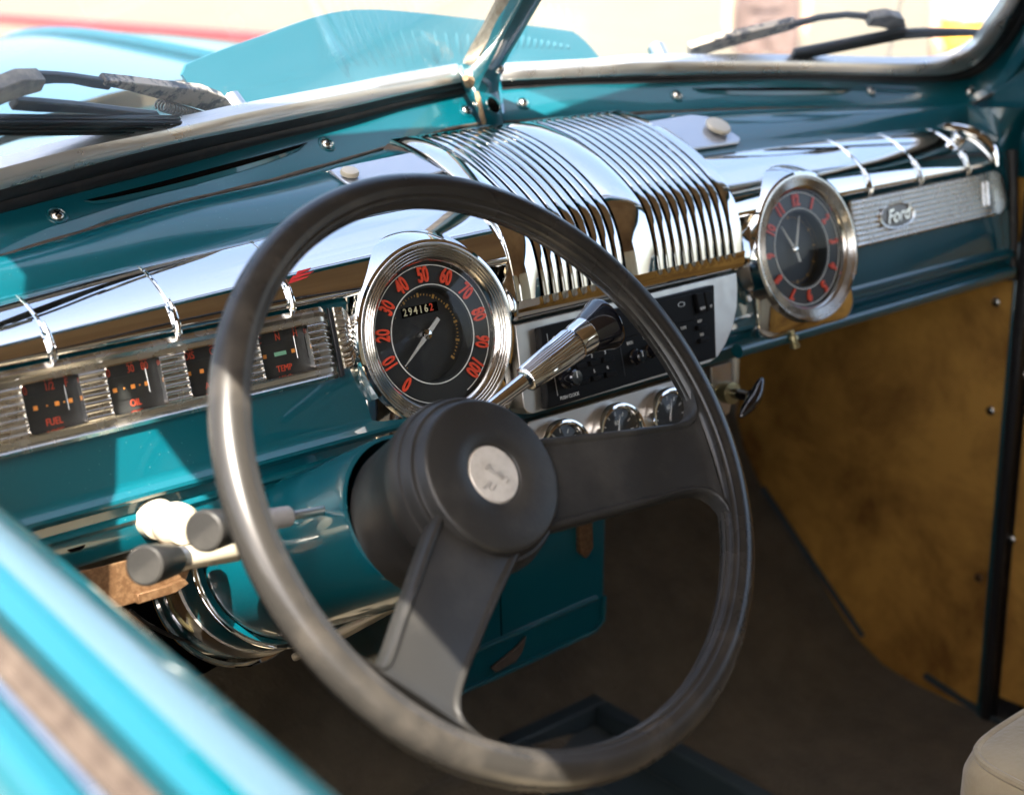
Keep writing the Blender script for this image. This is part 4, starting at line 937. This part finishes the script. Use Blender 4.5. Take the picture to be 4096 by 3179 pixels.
# ================================================================== HEATER BOX
hb = thing('heater_box', 'dark teal heater box hanging under the middle of the dashboard, behind the wheel', 'heater', (.12, .1, -.36))
def hbp(px, py): q = atY(px, py, .06); return (q[0], q[2])
XY = lambda x, z, w_: (x, .06 - w_, z)
pts = [(.0, -.15), (.236, -.15), (.237, -.242), (.2335, -.343), (.229, -.353), (.219, -.356), (.047, -.361), (.0, -.363)]
MB().prism(pts, -.16, 0, XY).build('case', TEAL, hb, bevel=.004)
MB().tube([XY(.0, -.324, .001), XY(.10, -.321, .001), XY(.222, -.318, .001)], .0028, 10).build('pressed_ridge', TEAL, hb)
MB().tube([XY(.0, -.357, .002), XY(.10, -.3555, .002), XY(.218, -.351, .002), XY(.229, -.343, .002), XY(.2305, -.318, .002)], .0028, 10).build('edge_bead', TEAL, hb)
MB().box((.104, -.318, .0), (.1052, -.16, .0006), XY).build('panel_seam', DARK, hb)
MB().prism([(.196, -.20), (.212, -.20), (.214, -.262), (.205, -.27), (.197, -.262)], .0, .006, XY).build('latch', BRONZE, hb, bevel=.001)
rg = MB().prism([(.088, -.343), (.118, -.333), (.131, -.325), (.126, -.339), (.118, -.347), (.094, -.350)], .002, .005, XY).build('paint_chip', SEAL2, hb, bevel=.001)

# ================================================================== FLOOR TRAY
tr = thing('floor_tray', 'blue black recessed plastic tray with raised rim on the tunnel floor', 'floor tray', (.26, .0, -.6))
zt = -.545; x0, x1, y0_, y1_ = .222, .366, -.16, .222
def tb(a, b, z0, z1, nm_, m_=TRAYB, bev=.003): return MB().box((a[0], a[1], z0), (b[0], b[1], z1)).build(nm_, m_, tr, bevel=bev)
tb((x0, y1_ - .022), (x1, y1_), -.65, zt, 'rim_wall'); tb((x0, y0_), (x0 + .020, y1_ - .0225), -.65, zt, 'rim_wall'); tb((x1 - .020, y0_), (x1, y1_ - .0225), -.65, zt, 'rim_wall')
tb((x0 + .0205, y0_), (x1 - .0205, y1_ - .0225), -.65, -.585, 'tray_floor')
tb((x0 + .021, .12), (x1 - .021, .198), -.585, -.566, 'tray_pocket', mat('grey_vinyl', (.06, .075, .085), .5))
tag(MB().tube([(.10, .0, -.578), (.18, -.02, -.576), (.21, -.03, -.578)], .006, 12).build('floor_rod', RUBBER), 'black rod lying on the carpet beside the floor tray', 'rod')
# pedals, dark, in the left footwell
pd = thing('pedal', 'dark rubber pedal pad on a steel arm deep in the driver footwell', 'pedal', (-.1, .25, -.5))
MB().box((-.15, .20, -.53), (-.09, .215, -.42)).build('pad', RUBBER, pd, bevel=.004); MB().tube([(-.12, .215, -.47), (-.12, .36, -.38)], .008, 10).build('pedal_arm', SPRING, pd)

# ================================================================== SEATS
def cushion(mb, x0, x1, y0, y1, z0, z1, r):
    rows = []
    nx, ny = 22, 22
    def sq(t, e=5): return t
    for j in range(ny + 1):
        for i in range(nx + 1): pass
    n = 14
    for k in range(n + 1):                      # superellipsoid latitude
        a = -math.pi / 2 + math.pi * k / n; row = []
        cz = math.copysign(abs(math.sin(a)) ** .25, math.sin(a)); cr_ = abs(math.cos(a)) ** .16
        for i in range(48):
            t = 2 * math.pi * i / 48; cx = math.copysign(abs(math.cos(t)) ** .14, math.cos(t)); cy = math.copysign(abs(math.sin(t)) ** .14, math.sin(t))
            row.append(((x0 + x1) / 2 + (x1 - x0) / 2 * cx * cr_, (y0 + y1) / 2 + (y1 - y0) / 2 * cy * cr_, (z0 + z1) / 2 + (z1 - z0) / 2 * cz))
        rows.append(row)
    mb.grid(rows, True)
def seat(x0, x1, label, y1=-.300, zt=-.330):
    t = thing('front_bench', label, 'seat', ((x0 + x1) / 2, -.55, -.65), 'front seats')
    m1 = MB(); cushion(m1, x0, x1, -.80, y1, zt - .17, zt, .03); m1.build('seat_cushion', SEATF, t)
    a_ = .62; cz_ = math.sin(a_) ** .25; cr2 = math.cos(a_) ** .16; path = []
    for i in range(97):
        t_ = 2 * math.pi * i / 96; path.append(((x0 + x1) / 2 + (x1 - x0) / 2 * math.copysign(abs(math.cos(t_)) ** .14, math.cos(t_)) * cr2, (-.80 + y1) / 2 + (y1 + .80) / 2 * math.copysign(abs(math.sin(t_)) ** .14, math.sin(t_)) * cr2, zt - .085 + .085 * cz_))
    MB().tube(path, .0035, 8).build('piping', SEATF, t)
    m3 = MB(); cushion(m3, x0, x1, -1.0, -.84, zt - .05, .235, .03); m3.build('backrest', SEATF, t)
    MB().box((x0 + .03, -.78, -.65), (x1 - .03, y1 - .04, zt - .16)).build('seat_base', DARK, t)
seat(.266, .78, 'cream velour passenger seat, its front corner at the lower right')
seat(-.34, .19, 'cream velour driver seat, out of view behind the wheel', y1=-.42, zt=-.34)
rs = thing('rear_bench', 'brown rear bench seat behind the front seats', 'seat', (.2, -1.6, -.65))
m = MB(); cushion(m, -.40, .84, -1.85, -1.3, -.5, -.30, .03); m.build('bench_cushion', BROWNC, rs); m = MB(); cushion(m, -.42, .86, -1.97, -1.8, -.35, .12, .03); m.build('bench_back', BROWNC, rs)

# ================================================================== DOORS
dd = thing('driver_door', 'sunlit glossy teal driver door, its blurred window sill crossing the lower left foreground', 'car door', (-.46, -.5, -.8))
def ext(sec_, y0, y1, nm_, m_, par=dd, n=24, bow=0.):
    rows = [[(x, y0 + (y1 - y0) * k / n, z + .045 * (y0 + (y1 - y0) * k / n + .15)) for x, z in sec_] for k in range(n + 1)]
    return MB().grid(rows).build(nm_, m_, par)
ext([(-.405, -.62), (-.398, -.30), (-.392, -.06), (-.392, -.01), (-.3935, .006), (-.396, .016), (-.400, .024), (-.406, .0305), (-.412, .0352), (-.416, .0375)], -1.16, .02, 'garnish_rail', TEAL)
ext([(-.416, .0375), (-.418, .0400), (-.422, .0420), (-.427, .0432), (-.432, .0434), (-.436, .0422)], -1.16, .02, 'painted_sky_band', mat('painted_sky_reflection', (.045, .085, .11), .4, .0, .8, crough=.15))  # glossy teal sill; its sky reflection is put into this paler band colour
ext([(-.436, .0422), (-.442, .0415), (-.448, .036), (-.449, .022)], -1.16, .02, 'garnish_edge', TEAL)
ext([(-.449, .026), (-.453, .031), (-.456, .024), (-.462, .024), (-.465, .032), (-.468, .026)], -1.16, .02, 'window_felt', SEAL2)
ext([(-.468, .024), (-.4685, .0365), (-.4705, .0385), (-.473, .0375), (-.4735, .030)], -1.16, .02, 'belt_strip', CHR2)
ext([(-.4735, .020), (-.4738, .036), (-.477, .0425), (-.484, .043), (-.490, .038), (-.494, .026), (-.503, .010), (-.514, -.012), (-.524, -.045), (-.531, -.09), (-.536, -.20), (-.535, -.45), (-.51, -.8)], -1.16, .02, 'door_skin', TEAL)
MB().box((-.448, -.180, .03), (-.436, -.100, .43)).build('added_shade_post', CHR2, dd, bevel=.002)  # unseen post, added and widened to cast shade on the left dash end
pd2 = thing('passenger_door', 'passenger door with tan stained board card, at the right edge behind the dark door gap', 'car door', (.86, -.5, -.8))
MB().prism([(-.0205, -.62), (-.0205, -.03), (-.30, -.035), (-1.05, -.035), (-1.05, -.62)], 0, .006, lambda y, z, w_: (.822 + w_, y, z)).build('door_card', BOARD, pd2)
MB().box((.829, -.050, -.66), (.90, -.0, .02)).build('hinge_jamb', RUBBER, pd2)
for x, y in ((4090, 1495), (4046, 2158)): screw(pd2, atX(x, y, .822), (-1, 0, 0), r=.006)
MB().box((.83, -1.05, -.66), (.90, -.045, -.035)).build('door_shell', TEAL, pd2, bevel=.006)
MB().prism([(-.046, -.66), (-.046, .0), (-.30, .04), (-1.05, .04), (-1.05, -.03), (-.046, -.03)], 0, .05, lambda y, z, w_: (.828 + w_, y, z)).build('garnish_rail', TEAL, pd2, bevel=.008)

# ================================================================== OUTSIDE: kerb, people
kA, kB = atZ(-300, 72, -1.1), atZ(1120, 190, -1.1); kA = kA + (kA - kB) * .6
kd = kB - kA; kn_ = np.array([-kd[1], kd[0], 0]); kn_ /= np.linalg.norm(kn_); 
if kn_ @ (kA - CAM) < 0: kn_ = -kn_
tag(MB().slab([kA, kB, kB + kn_ * .25, kA + kn_ * .25], (0, 0, .17)).build('kerb', REDP, bevel=.02), 'blurred red kerb across the pale ground, beyond the bonnet at the upper left', 'kerb')
def person(label, base, yaw, top_m, bot_m, botlen, arm_pose, sleeve=False):
    t = thing('person', label, 'person', base, 'people standing beyond the car')
    c, s_ = math.cos(yaw), math.sin(yaw)
    def Wp(x, y, z): return (base[0] + x * c - y * s_, base[1] + x * s_ + y * c, base[2] + z)
    V = [(0, 0, .98), (0, 0, 1.12), (0, .01, 1.30), (0, .0, 1.44), (0, 0, 1.52), (0, .02, 1.60), (0, .02, 1.70)]
    Rr = [(.15, .11), (.135, .095), (.165, .11), (.10, .08), (.055, .055), (.085, .095), (.075, .085)]
    E = [(0, 1), (1, 2), (2, 3), (3, 4), (4, 5), (5, 6)]
    def chain(st, pts, rr):
        k = st
        for p_, r_ in zip(pts, rr): V.append(p_); Rr.append((r_, r_)); E.append((k, len(V) - 1)); k = len(V) - 1
        return k
    for sx in (-1, 1):
        chain(0, [(sx * .095, 0, .90), (sx * .105, .01, .50), (sx * .11, -.02, .12), (sx * .11, -.03, .05), (sx * .115, .14, .03)], [.095, .06, .042, .04, .035])
        h = chain(2, [(sx * .19, 0, 1.38), (sx * .24, -.01, 1.12), (sx * .25, arm_pose, .88), (sx * .25, arm_pose + .02, .80)], [.055, .042, .03, .028])
        for q in range(4): chain(h, [(sx * (.252 + .0), arm_pose + .045 - .022 * q, .76), (sx * (.248), arm_pose + .045 - .022 * q, .71 - .01 * (q in (1, 2)))], [.0095, .008])
        chain(h, [(sx * .235, arm_pose + .06, .79), (sx * .23, arm_pose + .075, .75)], [.011, .009])
    me = bpy.data.meshes.new('person_body'); og = Vector(base); me.from_pydata([tuple(Vector(Wp(*v)) - og) for v in V], E, [])
    o = bpy.data.objects.new('body', me); COL.objects.link(o); o.parent = t; me.materials.append(SKIN); ORGN[o.name] = og
    sk = o.modifiers.new('skin', 'SKIN'); 
    for i, (a_, b_) in enumerate(Rr): me.skin_vertices[0].data[i].radius = (a_, b_) 
    me.skin_vertices[0].data[0].use_root = True
    o.modifiers.new('sub', 'SUBSURF').render_levels = 2
    # clothes
    def leg(sx):
        return [[Wp(sx * .098 + r_ * math.cos(2 * math.pi * k / 20), .005 + r_ * 1.05 * math.sin(2 * math.pi * k / 20), z) for k in range(20)] for z, r_ in ((.93, .108), (.88, .112), (min(.85, botlen + .1), .112), (botlen, .112))]
    m = MB(); m.grid(leg(-1), True); m.grid(leg(1), True)
    m.grid([[Wp(a_ * math.cos(2 * math.pi * k / 28), b_ * math.sin(2 * math.pi * k / 28), z) for k in range(28)] for z, a_, b_ in ((.84, .205, .125), (.95, .195, .13), (1.06, .16, .115))], True); m.build('shorts' if botlen > .4 else 'trousers', bot_m, t)
    m = MB().grid([[Wp(a_ * math.cos(2 * math.pi * k / 28), .005 + b_ * math.sin(2 * math.pi * k / 28), z) for k in range(28)] for z, a_, b_ in ((.92, .205, .145), (1.1, .18, .13), (1.3, .205, .14), (1.42, .19, .12), (1.48, .08, .075))], True)
    for sx in (-1, 1): m.tube([Wp(sx * .15, 0, 1.42), Wp(sx * .21, 0, 1.36), Wp(sx * .245, -.01, 1.18)], [.07, .075, .07], 16, cap=False)
    m.build('shirt', top_m, t)
    m = MB().grid([[Wp(r_ * math.cos(2 * math.pi * k / 20), .012 + r_ * 1.1 * math.sin(2 * math.pi * k / 20), z) for k in range(20)] for z, r_ in ((1.66, .095), (1.72, .098), (1.77, .075), (1.79, .01))], True, True); m.build('hair', DKHAIR, t)
    for sx in (-1, 1): MB().tube([Wp(sx * .11, -.07, .03), Wp(sx * .115, .05, .04), Wp(sx * .118, .18, .03)], [.045, .05, .035], 12).build('shoe', RUBBER, t)
    return t
def gp_(px, d):
    r = ray(px, 200); r = r / np.linalg.norm(r[:2]); p = CAM + r * d; return (float(p[0]), float(p[1]), -1.1)
b1 = gp_(3065, 9.5); b2_ = gp_(3900, 8.2)
person('person in brown checked shorts standing beyond the right-hand windscreen, in line with the wiper arm', b1, 2.2, BRSHORT, BRSHORT, .64, .04)
person('person in yellow shorts beyond the far right end of the windscreen', b2_, 2.6, LAVC, YEL, .78, .03)

bpy.context.view_layer.update()
